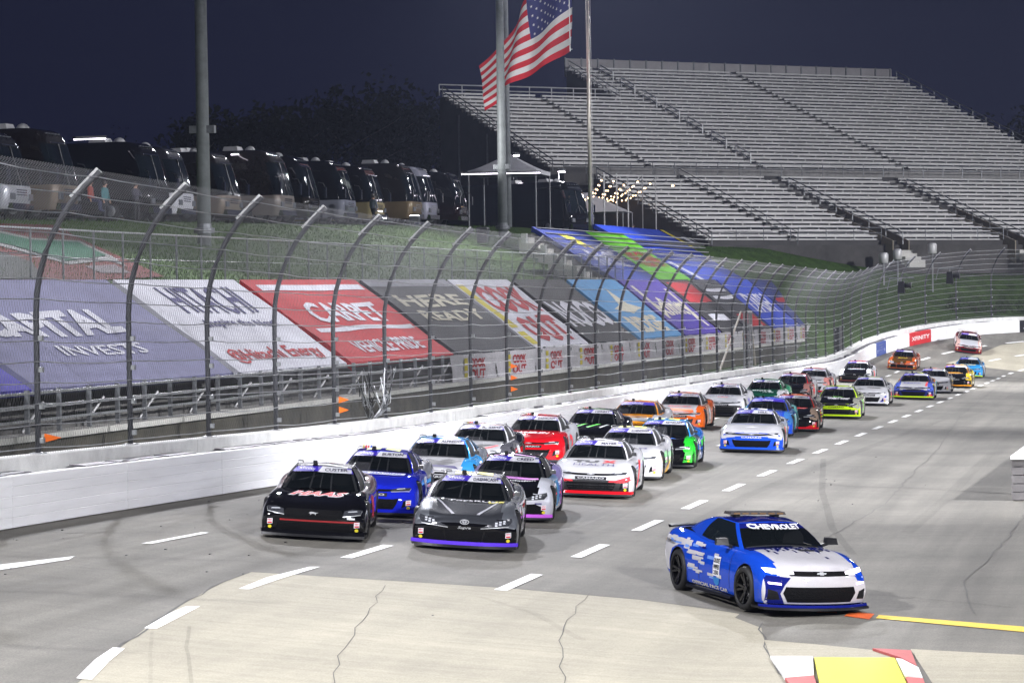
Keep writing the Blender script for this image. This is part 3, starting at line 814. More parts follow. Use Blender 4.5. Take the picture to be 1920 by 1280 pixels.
for ua, r0 in ((ua0, 9), (ua1, 0), (ua2, 0)):
    deck(ua-AW/2+.01, ua+AW/2-.01, 0, -.06, NR, RUN, RISE, M_DECK, 'aisle', r0=r0)
    for r in range(r0, NR):
        n, z = r*RUN, -r*RISE
        MB().hexa([gp(ua-.35, n, z-.06), gp(ua+.35, n, z-.06), gp(ua+.35, n+.4, z-.06), gp(ua-.35, n+.4, z-.06), gp(ua-.35, n, z+.14), gp(ua+.35, n, z+.14), gp(ua+.35, n+.4, z+.14), gp(ua-.35, n+.4, z+.14)]).build('step', M_STAIR, gst)
def rail(a, b, h=(1.0, .55), m=M_ALU, nm='handrail', post=True, r=.045):
    mb = MB(); a, b = np.array(a), np.array(b)
    for q in h: mb.tube([a+(0, 0, q), b+(0, 0, q)], r, 5)
    if post:
        k = max(1, int(np.linalg.norm(b-a)/2.2))
        for i in range(k+1): p = a+(b-a)*i/k; mb.tube([p, p+(0, 0, h[0])], r*.9, 5)
    return mb.build(nm, m, gst)
for k in range(7):
    r = 1+k*3.75; rail(gp(ua1, r*RUN, -r*RISE), gp(ua1, (r+2.3)*RUN, -(r+2.3)*RISE), m=mat('bright_handrail', (.75, .75, .75), .5, .1, var=.1), r=.07)
rail(gp(ul, 9*RUN, -9*RISE), gp(ul, NR*RUN, -NR*RISE), m=M_DKSTEEL, r=.05); rail(gp(ua3, 0, 0), gp(ua3, NR*RUN, -NR*RISE), m=M_DKSTEEL, r=.05)
rail(gp(ul, 9*RUN-.6, -9*RISE+.2), gp(uS1, 9*RUN-.6, -9*RISE+.2), m=M_ALU, r=.06); rail(gp(uS1, 0, 0), gp(uS1, 9*RUN, -9*RISE), m=M_ALU)
ub = uS1
k = 0
while ub < ua3-.2:                     # corrugated back wall panels
    ue = min(ub+1.85, ua3); j = .03*(k % 2)
    mb = MB().hexa([gp(ub+.02, -.9-j, -.5), gp(ue-.02, -.9-j, -.5), gp(ue-.02, -.8-j, -.5), gp(ub+.02, -.8-j, -.5), gp(ub+.02, -.9-j, 1.3), gp(ue-.02, -.9-j, 1.3), gp(ue-.02, -.8-j, 1.3), gp(ub+.02, -.8-j, 1.3)])
    o = mb.build('back_panel', mat('back_wall_sheet', (.26, .25, .25), .7, .1, var=.2, scale=.4), gst)
    MB().hexa([gp(ub-.06, -.79, -.5), gp(ub+.06, -.79, -.5), gp(ub+.06, -.7, -.5), gp(ub-.06, -.7, -.5), gp(ub-.06, -.79, 1.38), gp(ub+.06, -.79, 1.38), gp(ub+.06, -.7, 1.38), gp(ub-.06, -.7, 1.38)]).build('back_post', M_DKSTEEL, gst)
    ub = ue; k += 1
# cross aisle and lower tier
NW = NR*RUN; ZW = -NR*RISE-.25
uR = on_stand(2150, 335, NW+2.4, ZW-.9, 1.18, .405)[0]
def slab(u0_, u1_, n0, n1, z0, z1, m, nm): return MB().hexa([gp(u0_, n0, z0), gp(u1_, n0, z0), gp(u1_, n1, z0), gp(u0_, n1, z0), gp(u0_, n0, z1), gp(u1_, n0, z1), gp(u1_, n1, z1), gp(u0_, n1, z1)]).build(nm, m, gst)
slab(ul, uR, NW-.5, NW+1.9, ZW-1.0, ZW-.05, M_DECK, 'cross_aisle')
slab(ul+4, uR, NW-.55, NW-.45, ZW-.04, ZW+.62, M_STAIR, 'kick_wall')
LRUN, LRISE, LR = 1.18, .405, 15
LN, LZ = NW+2.4, ZW-.55
ll = on_stand(1180, 350, LN, LZ, LRUN, LRISE)[0]
la = [on_stand(x, y, LN, LZ, LRUN, LRISE)[0] for x, y in ((1347, 378), (1520, 378), (1740, 378))]
lsec = [(ll-2, la[0]-AW/2), (la[0]+AW/2, la[1]-.9), (la[1]+.9, la[2]-.9), (la[2]+.9, uR)]
for k, (a, b) in enumerate(lsec):
    deck(a, b, LN, LZ, LR, LRUN, LRISE)
    for r in range(LR):
        cut = 0 if k == 0 else 0
        bench(a, b, LN+r*LRUN, LZ-r*LRISE)
    rail(gp(a, LN+(LR-.4)*LRUN, LZ-(LR-1)*LRISE), gp(b, LN+(LR-.4)*LRUN, LZ-(LR-1)*LRISE), m=M_DKSTEEL, r=.035)
for k, ua in enumerate(la):
    w = AW if k == 0 else 1.8
    deck(ua-w/2+.01, ua+w/2-.01, LN, LZ-.06, LR, LRUN, LRISE, M_DECK, 'aisle')
    for r in range(LR if k == 0 else 6):
        n, z = LN+r*LRUN, LZ-r*LRISE
        MB().hexa([gp(ua-.36, n, z-.06), gp(ua+.36, n, z-.06), gp(ua+.36, n+.45, z-.06), gp(ua-.36, n+.45, z-.06), gp(ua-.36, n, z+.14), gp(ua+.36, n, z+.14), gp(ua+.36, n+.45, z+.14), gp(ua-.36, n+.45, z+.14)]).build('step', M_STAIR, gst)
    if k:                              # stairwell walls leading down to the grass
        for sd in (-.85, .78):
            A = [gp(ua+sd, LN+7*LRUN, LZ-7*LRISE+.3), gp(ua+sd, LN+LR*LRUN+1, LZ-LR*LRISE+.3), gp(ua+sd, LN+LR*LRUN+1, LZ-LR*LRISE-1.6), gp(ua+sd, LN+7*LRUN, LZ-7*LRISE-.6)]
            B = [gp(ua+sd+.1, LN+7*LRUN, LZ-7*LRISE+.3), gp(ua+sd+.1, LN+LR*LRUN+1, LZ-LR*LRISE+.3), gp(ua+sd+.1, LN+LR*LRUN+1, LZ-LR*LRISE-1.6), gp(ua+sd+.1, LN+7*LRUN, LZ-7*LRISE-.6)]
            mb = MB().hexa(A+B); o = mb.build('stair_wall', mat('tan_wall', (.20, .175, .13), .8, var=.2), gst); fix_normals(o.data)
        rail(gp(ua+.2, LN+2*LRUN, LZ-2*LRISE), gp(ua+.2, LN+LR*LRUN+1, LZ-LR*LRISE), m=M_STEEL)
        for r in range(4):
            n, z = LN+LR*LRUN+1+r*.55, LZ-LR*LRISE-.5-r*.28
            slab(ua-.8, ua+.8, n, n+.55, z-.6, z, M_CONC, 'step')
    else: rail(gp(ua, LN, LZ), gp(ua, LN+LR*LRUN, LZ-LR*LRISE), m=M_DKSTEEL, r=.03)
rail(gp(ul, NW+1.8, ZW-.05), gp(uR, NW+1.8, ZW-.05), h=(1.05, .6), m=M_DKSTEEL, r=.035)
rail(gp(ll-2, LN, LZ), gp(ll-2, LN+LR*LRUN, LZ-LR*LRISE), m=M_DKSTEEL, r=.05)
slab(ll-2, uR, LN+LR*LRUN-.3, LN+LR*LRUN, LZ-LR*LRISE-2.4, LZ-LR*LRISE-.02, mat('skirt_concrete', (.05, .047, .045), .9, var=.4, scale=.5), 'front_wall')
u = ul
while u < ua3:                        # raking legs under the near end
    for r in (12, 17, 22, 27):
        p = gp(u, r*RUN, -r*RISE-.6); MB().tube([p, (p[0], p[1], 8)], .12, 6).build('support_leg', M_DKSTEEL, gst)
    u += 8.5
for k in range(5):                    # lit yellow stair panels below the stand
    p = gp(ul+3.5, (17+k*1.3)*RUN, -(17+k*1.3)*RISE-2.2)
# ------------------------------------------------------------------ floodlight poles (the track is lit by these)
M_LAMP = mat('lamp_face', (.9, .9, 1), .4, emit=(.93, .93, 1.0), estr=160)
def floodpole(base, h, aim, watts, label, bracket=False, r0=.32, spread=56., soft=.75, col=(.95, .95, 1.0)):
    o = tag(empty('floodlight_pole', base), label, 'light pole', 'floodlight poles round the track')
    MB().tube([(0, 0, -1), (0, 0, h*.5), (0, 0, h)], [r0, r0*.8, r0*.6], 14).build('pole', M_STEELP, o, smooth=True)
    MB().lathe([(-.1, r0*1.5), (.12, r0*1.5), (.14, r0*1.05), (.3, r0*1.02)], 'z', 14).build('base_collar', M_DKSTEEL, o)
    a = Vector(aim)-Vector(base)-Vector((0, 0, h)); yaw = math.atan2(a.y, a.x)
    d = Vector((math.cos(yaw), math.sin(yaw), 0)); sd = Vector((-d.y, d.x, 0))
    for row in range(3):
        z = h-.5-row*1.1
        MB().bar(sd*-2.2+Vector((0, 0, z)), sd*2.2+Vector((0, 0, z)), .14).build('cross_arm', M_DKSTEEL, o)
        for k in range(5):
            c = sd*(-2+k)+Vector((0, 0, z))+d*.45
            hd = MB().box(-.28, .28, -.38, .38, -.3, .3).build('lamp_head', M_DKSTEEL, o)
            hd.location = c; hd.rotation_euler = a.to_track_quat('X', 'Z').to_euler()
            MB().box(.281, .30, -.34, .34, -.26, .26).build('lamp_glass', M_LAMP, hd)
    L = bpy.data.lights.new('floodlight', 'SPOT'); L.energy = watts; L.spot_size = R(spread); L.spot_blend = .6; L.shadow_soft_size = soft; L.color = col
    lo = bpy.data.objects.new('floodlight', L); COL.objects.link(lo); lo.parent = o
    lo.location = Vector((0, 0, h-1.6))+d*1.4; lo.rotation_euler = a.to_track_quat('-Z', 'Y').to_euler()
    if bracket is not False:
        for bz in bracket:
            b = MB().box(-.55, .55, -.16, .16, bz-.16, bz+.16).build('bracket_box', M_DKSTEEL, o)
    return o
M_STEELP = mat('weathered_pole', (.20, .215, .22), .6, .25, var=.25, scale=2)
b1 = on_x(383, 433, -40.); b2 = on_x(943, 427, -42.)
z1 = float(on_y(379, 243, b1[1])[2]-b1[2]); z2 = float(on_y(940, 313, b2[1])[2]-b2[2])
floodpole(b1, 27, (-11, 62, 0), 135000, 'tall grey floodlight pole in front of the coaches at left', (z1,), r0=.30, spread=84)
floodpole(b2, 27, (-12, 150, 0), 260000, 'tall grey floodlight pole in front of the white canopy tent', (z2,), r0=.32, spread=84)
pb = cam_point(952, 312, 215); floodpole((pb[0], pb[1], 9.5), 28, (-8, 200, 0), 140000, 'slimmer dark floodlight pole just behind the one by the tent', r0=.26, spread=80)
floodpole((-46, 20, 8.5), 27, (-8, 42, 0), 138000, 'floodlight pole outside the near bend, left of the picture', spread=84)
floodpole((22, 12, 0), 22, (-19, 52, -1), 130000, 'infield floodlight pole beside the camera, lighting the near wall')
floodpole((24, 62, 0), 22, (-21, 88, -1), 130000, 'infield floodlight pole lighting the middle of the straight')
floodpole((24, 110, 0), 22, (-22, 135, 0), 130000, 'second infield floodlight pole along the straight')
floodpole((26, 160, 0), 22, (-22, 190, 1), 130000, 'infield floodlight pole lighting the far end of the straight')
floodpole((40, 200, 0), 25, (-14, 244, 5), 175000, 'infield floodlight pole lighting the far bend', spread=76)
floodpole((52, 190, 0), 27, (-2, 285, 13), 100000, 'infield floodlight pole lighting the grandstand', spread=74)
floodpole((8, 268, 3), 38, (-14, 150, 0), 40000, 'tall floodlight pole past the far bend, right of the picture', spread=80)
floodpole((3, 294, 8), 40, (-14, 180, 0), 32000, 'added tall floodlight pole behind the far bank, right of the picture', spread=80)  # extra unseen pole, added to put glints in the coach windscreens

# ------------------------------------------------------------------ motor coaches on the hill
def outline(hw, y0, y1, rf, rr=.12, nf=7):
    """rounded rectangle, front at y0; goes round from front centre"""
    P = []
    for k in range(nf): P.append((hw-rf)*k/(nf-1)) if False else None
    pts = []
    for k in range(6): pts.append(((hw-rf)*k/5, y0))
    for k in range(1, 6):
        t = math.pi/2*k/5; pts.append((hw-rf+rf*math.sin(t), y0+rf*(1-math.cos(t))))
    for k in range(1, 13): pts.append((hw, y0+rf+(y1-rr-y0-rf)*k/12))
    for k in range(1, 3):
        t = math.pi/2*k/2; pts.append((hw-rr+rr*math.cos(t), y1-rr+rr*math.sin(t)))
    pts.append((0, y1))
    return pts
def coach_meshes():
    Z = [.38, .55, .9, 1.2, 1.38, 1.42, 1.9, 2.4, 2.85, 3.02, 3.06, 3.3, 3.5, 3.62, 3.68]
    FY = [.16, .06, .0, .0, .03, .04, .16, .30, .46, .53, .55, .68, .86, 1.10, 1.5]
    HW = [1.22, 1.25, 1.27, 1.27, 1.27, 1.27, 1.27, 1.27, 1.26, 1.26, 1.26, 1.24, 1.19, 1.10, .9]
    rings = []
    for z, fy, hw in zip(Z, FY, HW):
        h = outline(hw, fy, 12.2, .42); rings.append([(x, y, z) for x, y in h]+[(-x, y, z) for x, y in h[-2:0:-1]])
    n = len(rings[0]); H = n//2
    body, low, glass, side = MB(), MB(), MB(), MB()
    allv = [p for r in rings for p in r]
    fb, fl, fg, fsd = [], [], [], []
    for i in range(len(rings)-1):
        for k in range(n):
            f = (i*n+k, i*n+(k+1) % n, (i+1)*n+(k+1) % n, (i+1)*n+k)
            kk = min(k, n-1-k)
            if 5 <= i <= 8 and kk < 9: fg.append(f)
            elif 5 <= i <= 7 and 12 <= kk <= 20 and kk not in (15,): fsd.append(f)
            elif i < 4: fl.append(f)
            else: fb.append(f)
    fb.append(tuple((len(rings)-1)*n+k for k in range(n)))
    out = []
    for fs_, nm in ((fb, 'upper_body'), (fl, 'lower_body'), (fg, 'windscreen'), (fsd, 'side_window')):
        used = sorted({i for f in fs_ for i in f}); mp = {u: k for k, u in enumerate(used)}
        out.append((nm, [allv[u] for u in used], [tuple(mp[i] for i in f) for f in fs_]))
    return out
CP = coach_meshes()
CME = {}
for nm, v, f in CP:
    me = bpy.data.meshes.new(nm); me.from_pydata(v, [], f); me.polygons.foreach_set('use_smooth', [True]*len(f)); me.materials.append(M_BLACK); me.update(); fix_normals(me); CME[nm] = me
def slot(o, m):
    o.material_slots[0].link = 'OBJECT'; o.material_slots[0].material = m; return o
_w = MB().lathe([(-.14, .2), (-.14, .46), (-.1, .5), (.1, .5), (.14, .46), (.14, .2)], 'x', 18).mesh('tyre', M_BLACK, True)
_r = MB().lathe([(-.145, .05), (-.145, .26), (-.10, .29), (.10, .29), (.145, .26), (.145, .05)], 'x', 14).mesh('rim', M_STEEL, True)
COACHPARTS = {}
def shared(nm, fn):
    if nm not in COACHPARTS: COACHPARTS[nm] = fn()
    return COACHPARTS[nm]
M_CHROME = mat('chrome', (.6, .6, .62), .12, 1.0, var=.05)
M_HEAD = mat('lamp_lens', (.20, .21, .23), .08, .2, 1., var=.05)
def coach(px, fx, up_c, lo_c, label, yaw=0., awn=None, hs=1.0, roof=0):
    p = on_x(px, 380, fx); Y = float(p[1]); z = hill(fx-2, Y)+.02
    o = tag(empty('motor_coach', (fx, Y-1.27, z), R(90+yaw)), label, 'motor coach', 'motor coaches parked on the hill')
    o.scale = (1, 1, hs)
    slot(link('upper_body', CME['upper_body'], o), up_c); slot(link('lower_body', CME['lower_body'], o), lo_c)
    slot(link('windscreen', CME['windscreen'], o), M_DKGLASS); slot(link('side_window', CME['side_window'], o), M_DKGLASS)
    for sx in (-1, 1):
        for sy in (2.1, 8.6, 9.8):
            t = link('tyre', _w, o, (sx*1.12, sy, .5)); link('rim', _r, t)
        h = link('headlight', shared('hl', lambda: MB().box(-.17, .17, -.03, .06, -.13, .13).mesh('headlight', M_HEAD)), o, (sx*.86, -.02, .92))
        m = link('mirror', shared('mi', lambda: MB().box(-.10, .10, -.06, .06, -.28, .28).mesh('mirror', M_CHROME)), o, (sx*1.52, -.12, 1.75))
        link('mirror_arm', shared('ma', lambda: MB().tube([(-.22, .35, .55), (-.1, .1, .5), (0, 0, .25)], .03, 5).mesh('mirror_arm', M_BLKPLAST)), m).scale = (sx, 1, 1)
    link('bumper', shared('bu', lambda: MB().hexa([(-1.0, -.06, -.12), (1.0, -.06, -.12), (1.0, .2, -.12), (-1.0, .2, -.12), (-1.05, -.04, .14), (1.05, -.04, .14), (1.05, .2, .14), (-1.05, .2, .14)]).mesh('bumper', M_CHROME)), o, (0, -.03, .5))
    link('windscreen_pillar', shared('wp', lambda: MB().bar((0, .02, 1.40), (0, .52, 3.05), .06).mesh('windscreen_pillar', M_BLKPLAST)), o)
    link('visor_trim', shared('vt', lambda: MB().bar((-.8, .50, 3.08), (.8, .50, 3.08), .05).mesh('visor_trim', M_CHROME)), o)
    link('wiper', shared('wi', lambda: MB().bar((-.6, -.02, 1.45), (-.15, .12, 1.95), .03).bar((.6, -.02, 1.45), (.15, .12, 1.95), .03).mesh('wiper', M_BLKPLAST)), o)
    link('grille', shared('gr', lambda: MB().box(-.5, .5, -.02, .02, .98, 1.02).box(-.5, .5, -.02, .02, 1.08, 1.12).box(-.5, .5, -.02, .02, 1.18, 1.22).mesh('grille', M_CHROME)), o)
    for q, (yy, w, h) in enumerate(((3.2, .45, .24), (6.2, .45, .26), (9.2, .45, .24))[:2+roof]):
        link('roof_unit', shared('ru%d' % q, lambda: MB().hexa([(-w, yy-.5, 3.6), (w, yy-.5, 3.6), (w, yy+.5, 3.6), (-w, yy+.5, 3.6), (-w*.8, yy-.35, 3.68+h), (w*.8, yy-.35, 3.68+h), (w*.8, yy+.4, 3.68+h), (-w*.8, yy+.4, 3.68+h)]).mesh('roof_unit', M_WHITE if False else M_ALU)), o)
    d = link('satellite_dome', shared('sd', lambda: MB().lathe([(3.6, .28), (3.75, .28), (3.86, .2), (3.92, .06)], 'z', 12, (0, 2.2, 0)).mesh('satellite_dome', M_ALU, True)), o)
    for k in range(5): link('marker_lamp', shared('ml', lambda: MB().box(-.05, .05, -.04, .05, -.025, .025).mesh('marker_lamp', M_HEAD)), o, (-.6+.3*k, .78, 3.46))
    return o
P_ = paint
CB, CDK = P_(18, 18, 22), P_(12, 12, 15)
GOLD, SILV, TAN, WHT, PEW = P_(150, 128, 92, .5), P_(175, 177, 183, .4), P_(140, 124, 104, .4), P_(205, 205, 212), P_(92, 94, 100, .5)
Q_ = lambda r, g, b, m=0.: paint(int(r*.34), int(g*.34), int(b*.36), m*.3) if r < 130 else paint(int(r*.74), int(g*.74), int(b*.78), m*.5)
COACH = [(62, -46.4, Q_(40, 40, 46, .4), SILV, 'black and pewter motor coach at the left edge of the hill', 0),
         (150, -46.6, Q_(74, 62, 58, .4), Q_(150, 136, 112, .5), 'bronze and gold motor coach, second from the left', 2),
         (318, -47.6, CDK, Q_(60, 56, 58, .4), 'all-black motor coach between the bronze coach and the light pole', 4),
         (366, -47.6, Q_(120, 120, 128, .5), WHT, 'silver motor coach with white lower front beside the left light pole', 0),
         (453, -47.0, Q_(80, 70, 62, .5), Q_(176, 160, 136, .5), 'brown motor coach with tan front just right of the light pole', 3),
         (553, -46.8, Q_(104, 92, 82, .5), Q_(168, 158, 140, .4), 'taupe motor coach with a lit awning line on its roof', 2),
         (602, -47.6, CB, Q_(96, 80, 52, .5), 'black motor coach with flame-gold lower front', 0),
         (669, -47.2, CDK, Q_(190, 192, 198, .3), 'black motor coach with white lower front panel', 0),
         (722, -47.4, Q_(40, 38, 40, .4), Q_(196, 180, 126, .4), 'dark motor coach with cream-gold swooping front', 2),
         (793, -46.9, Q_(88, 78, 66, .5), Q_(150, 132, 96, .5), 'tan-fronted motor coach left of the silver one', 0),
         (822, -46.9, Q_(190, 192, 198, .3), Q_(200, 200, 206, .4), 'bright silver motor coach in the middle of the hill', 0),
         (878, -47.6, Q_(60, 60, 64, .4), Q_(84, 34, 36, .4), 'grey motor coach with dark red lower front', 0)]
for k, (px, fx, u_, l_, lab, yw) in enumerate(COACH): coach(px, fx, u_, l_, lab, yaw=-yw-3, hs=1.0+.03*((k*7) % 4), roof=k % 2)
bigc = coach(1094, -42.5, P_(10, 10, 12), P_(14, 14, 17), 'long glossy black motor coach under the lit awning beside the flagpole', yaw=-26, hs=1.06)
M_LED = mat('led_strip', (.9, .9, 1), .5, emit=(.93, .86, 1.0), estr=9)
def led(xa, ya, xb, yb, X, label):
    a, b = on_x(xa, ya, X), on_x(xb, yb, X)
    o = tag(empty('awning_light', a), label, 'awning light', 'lit awning strips on coaches')
    d = b-a
    MB().bar((0, 0, 0), d, .05, .05).build('led_strip', M_LED, o)
    MB().bar((0, 0, .09), tuple(d+np.array([0, 0, .09])), .16, .10).build('awning_roll', M_BLKPLAST, o)
led(139, 262, 197, 260, -49.5, 'thin lit awning strip on the all-black coach')
led(242, 311, 273, 310, -48.9, 'short lit strip beside the door of the all-black coach')
led(434, 290, 487, 288, -49.3, 'thin lit awning strip above the taupe coach')
led(866, 327, 1012, 324, -44.0, 'long double lit awning strip of the glossy black coach')
# canopy tent beside it
tp = on_x(955, 322, -47); tent = tag(empty('canopy_tent', (tp[0], tp[1], hill(tp[0], tp[1]))), 'white peaked canopy tent behind the lit awning', 'tent')
tz = float(tp[2])-hill(tp[0], tp[1])
M_TENT = mat('tent_cloth', (.40, .40, .42), .8, var=.08)
s_, pk = 2.55, 1.35
mb = MB()
cor = [(-s_, -s_), (s_, -s_), (s_, s_), (-s_, s_)]
for k in range(4):
    a, b = cor[k], cor[(k+1) % 4]; rows = []
    for i in range(7):
        t = i/6; z = tz+pk*(t**1.25); rows.append([(a[0]*(1-t)+(b[0]-a[0])*(1-t)*q/6, a[1]*(1-t)+(b[1]-a[1])*(1-t)*q/6, z) for q in range(7)])
    mb.grid(rows); mb.add([(*a, tz), (*b, tz), (*b, tz-.28), (*a, tz-.28)], [(0, 1, 2, 3)])
mb.build('roof_cloth', M_TENT, tent)
for c in cor: MB().tube([(c[0]*.98, c[1]*.98, 0), (c[0]*.98, c[1]*.98, tz)], .05, 6).build('tent_leg', M_STEEL, tent)
t2p = on_x(1118, 378, -44); t2 = tag(empty('canopy_tent', (t2p[0], t2p[1], hill(t2p[0], t2p[1]))), 'smaller white sloping tent roof beside the string lights', 'tent')
h2 = float(t2p[2])-hill(t2p[0], t2p[1]); mb = MB()
mb.hexa([(-2.6, -2.2, h2-.9), (2.6, -2.2, h2-.9), (2.6, 2.2, h2-.9), (-2.6, 2.2, h2-.9), (-1.0, -.4, h2+.7), (-.6, -.4, h2+.7), (-.6, .4, h2+.7), (-1.0, .4, h2+.7)]); mb.build('roof_cloth', M_TENT, t2)
for c in ((-2.5, -2.1), (2.5, -2.1), (2.5, 2.1), (-2.5, 2.1)): MB().tube([(*c, 0), (*c, h2-.9)], .05, 6).build('tent_leg', M_STEEL, t2)
# small lit lamps
def lamp(px, py, X, label, hpole, w=900):
    p = on_x(px, py, X); zb_ = hill(X, p[1]); o = tag(empty('area_lamp', (X, p[1], zb_)), label, 'lamp')
    h = float(p[2])-zb_
    MB().tube([(0, 0, 0), (0, 0, h+.15)], .05, 6).build('lamp_post', M_DKSTEEL, o)
    MB().lathe([(-.14, .04), (-.10, .3), (.05, .34), (.12, .1)], 'z', 12, (.25, 0, h)).build('lamp_housing', M_DKSTEEL, o)
    MB().lathe([(-.19, .1), (-.15, .28), (-.13, .28)], 'z', 12, (.25, 0, h)).build('lamp_bulb', M_LED2, o)
    L = bpy.data.lights.new('lamp', 'POINT'); L.energy = w; L.shadow_soft_size = .25; L.color = (1, .93, 1)
    q = bpy.data.objects.new('lamp', L); COL.objects.link(q); q.parent = o; q.location = (.25, 0, h-.5)
M_LED2 = mat('lamp_glow', (.9, .9, 1), .5, emit=(1, .88, 1.0), estr=25)
lamp(962, 289, -50, 'small round lit lamp above the canopy tent', 5, 500)
lamp(1047, 319, -45, 'small tilted white lamp at the end of the black coach', 4, 120)

# ------------------------------------------------------------------ flagpole and flag
fb_ = on_x(1108, 441, -38.5); zf = hill(-38.5, fb_[1])
fp = tag(empty('flagpole', (-38.5, fb_[1], zf)), 'slender pale metal flagpole carrying the large striped flag', 'flagpole')
MB().tube([(0, 0, -.3), (0, 0, 12), (0, 0, 30)], [.16, .13, .07], 12).build('pole', mat('brushed_pole', (.50, .47, .42), .4, .6, var=.12), fp, smooth=True)
MB().lathe([(0, .3), (.1, .3), (.16, .18), (.25, .17)], 'z', 12).build('base_flange', M_STEEL, fp)
MB().lathe([(29.9, .02), (30.0, .14), (30.15, .18), (30.3, .14), (30.4, .02)], 'z', 10).build('finial', M_YELLOW, fp)
MB().tube([(.2, .05, 1.2), (.16, .04, 29.6)], .012, 4).build('halyard', M_WHITE, fp)
MB().box(-.09, .09, -.2, -.1, 1.1, 1.3).build('cleat', M_STEEL, fp)
hz = float(on_x(1084, 96, -38.5)[2]); hy = float(on_x(1084, 96, -38.5)[1])
FH, FL = 6.3, 11.9
flag = tag(empty('flag', (-38.5, hy, hz)), 'large striped flag with starry blue canton blowing to the left', 'flag')
def fl(a, b, off=0.):                # a 0 hoist .. 1 fly, b 0 bottom .. 1 top
    L = FL*a
    w = .55*math.sin(a*8.5+b*1.6)*(.25+a)+.22*math.sin(a*17+b*4)
    x = -.64*L*(1-.06*a)+w*.45+off*.5; y = .36*L+w*.9-off*.8
    z = FH*b*(1-.58*a**1.1)-.235*L-.6*a*a*(1-b*.4)+.10*math.sin(a*11+b*3)
    return (x, y, z)
def fpatch(a0, a1, b0, b1, na, nb):
    return MB().grid([[fl(a0+(a1-a0)*i/na, b0+(b1-b0)*j/nb) for i in range(na+1)] for j in range(nb+1)])
FR, FW_, FB = mat('flag_red', srgb(200, 22, 40), .75, var=.05), mat('flag_white', (.74, .72, .72), .75, var=.05), mat('flag_blue', srgb(44, 46, 110), .75, var=.05)
for k in range(13):
    b0, b1 = k/13, (k+1)/13; top = k >= 6
    fpatch(.4 if top else 0., 1., b0, b1, 40 if not top else 26, 2).build('stripe', FR if k % 2 == 0 else FW_, flag, smooth=True)
fpatch(0, .4, 6/13, 1, 18, 8).build('canton', FB, flag, smooth=True)
mb = MB()
for r in range(9):
    for c in range(6 if r % 2 == 0 else 5):
        a = .4*(.08+(c+(0 if r % 2 == 0 else .5))*.168); b = 6/13+7/13*(.08+r*.105)
        for side in (.03, -.03):
            pts = []
            for q in range(10):
                rr = (.019 if q % 2 == 0 else .0075); t = math.pi/2+math.pi*q/5; pts.append(fl(a+rr*math.cos(t)*.55, b+rr*math.sin(t)*1.05, side))
            mb.add(pts, [tuple(range(10))])
mb.build('stars', FW_, flag)
MB().tube([fl(0, 0), fl(0, 1)], .035, 5).build('hoist_band', FW_, flag)
o = MB().tube([fl(0, .02), (.16, 0, fl(0, .02)[2])], .012, 4).tube([fl(0, .98), (.16, 0, fl(0, .98)[2])], .012, 4).build('snap_cord', M_WHITE, flag)
flag.location.x -= .55; flag.location.y -= .0

fx_, fy_ = -46., hy-16.; fl0 = tag(empty('added_flag_light', (fx_, fy_, hill(fx_, fy_))), 'added ground floodlight aimed up to brighten the large flag', 'floodlight')  # unseen fixture added to brighten the flag
MB().box(-.3, .3, -.2, .2, .25, .65).build('lamp_head', M_DKSTEEL, fl0); MB().box(-.26, .26, -.16, .16, .651, .66).build('lamp_glass', M_LAMP, fl0); MB().bar((-.32, 0, 0), (-.32, 0, .5), .05).bar((.32, 0, 0), (.32, 0, .5), .05).build('yoke', M_DKSTEEL, fl0)
L = bpy.data.lights.new('added_flag_lamp', 'SPOT'); L.energy = 8000; L.spot_size = R(50); L.spot_blend = .5; L.shadow_soft_size = .2; q = bpy.data.objects.new('added_flag_lamp', L); COL.objects.link(q); q.parent = fl0; q.location = (0, 0, .8)
q.rotation_euler = (Vector((-41, hy+2.5, hz+2))-Vector((fx_, fy_, hill(fx_, fy_)))).to_track_quat('-Z', 'Y').to_euler()

# ------------------------------------------------------------------ hospitality deck with string lights
M_BULB = mat('warm_bulb', (1, .8, .55), .5, emit=(1.0, .66, .36), estr=14)
dk = tag(empty('viewing_deck'), 'dark viewing deck with metal rails above the blue tarpaulin', 'deck')
DX = -40.5
def dpt(px, py, X=DX): return np.array(on_x(px, py, X))
A, B = dpt(1120, 432), dpt(1330, 432); zd = hill(DX, A[1])+.15
mb = MB().hexa([(DX-6, A[1], zd-1.5), (DX+.5, A[1], zd-1.5), (DX+.5, B[1], zd-1.5), (DX-6, B[1], zd-1.5), (DX-6, A[1], zd), (DX+.5, A[1], zd), (DX+.5, B[1], zd), (DX-6, B[1], zd)]); mb.build('platform', M_DKCONC, dk)
for hh in (.55, 1.05): MB().tube([(DX+.4, A[1], zd+hh), (DX+.4, B[1], zd+hh)], .035, 5).build('rail', M_STEEL, dk)
y = A[1]
while y < B[1]: MB().tube([(DX+.4, y, zd), (DX+.4, y, zd+1.05)], .035, 5).build('rail_post', M_STEEL, dk); y += 2.4
tops = []
for k, (px, top) in enumerate(((1132, 326), (1156, 328), (1177, 336), (1204, 330), (1229, 334), (1250, 338), (1276, 338))):
    X = DX+.2-(k % 2)*1.2; p = dpt(px, top, X); tops.append(p); z0 = hill(X, p[1])
    tag(MB().tube([(X, p[1], z0), (X, p[1], p[2]+.1)], .05, 6).build('light_mast', M_ALU), '%s slim mast holding the string lights, from the left' % ordn[k], 'mast', 'masts of the string lights')
rs = random.Random(4)
ends = [dpt(px, py, DX-7) for px, py in ((1075, 372), (1080, 380), (1088, 375), (1095, 380), (1105, 378), (1112, 372), (1120, 376))]
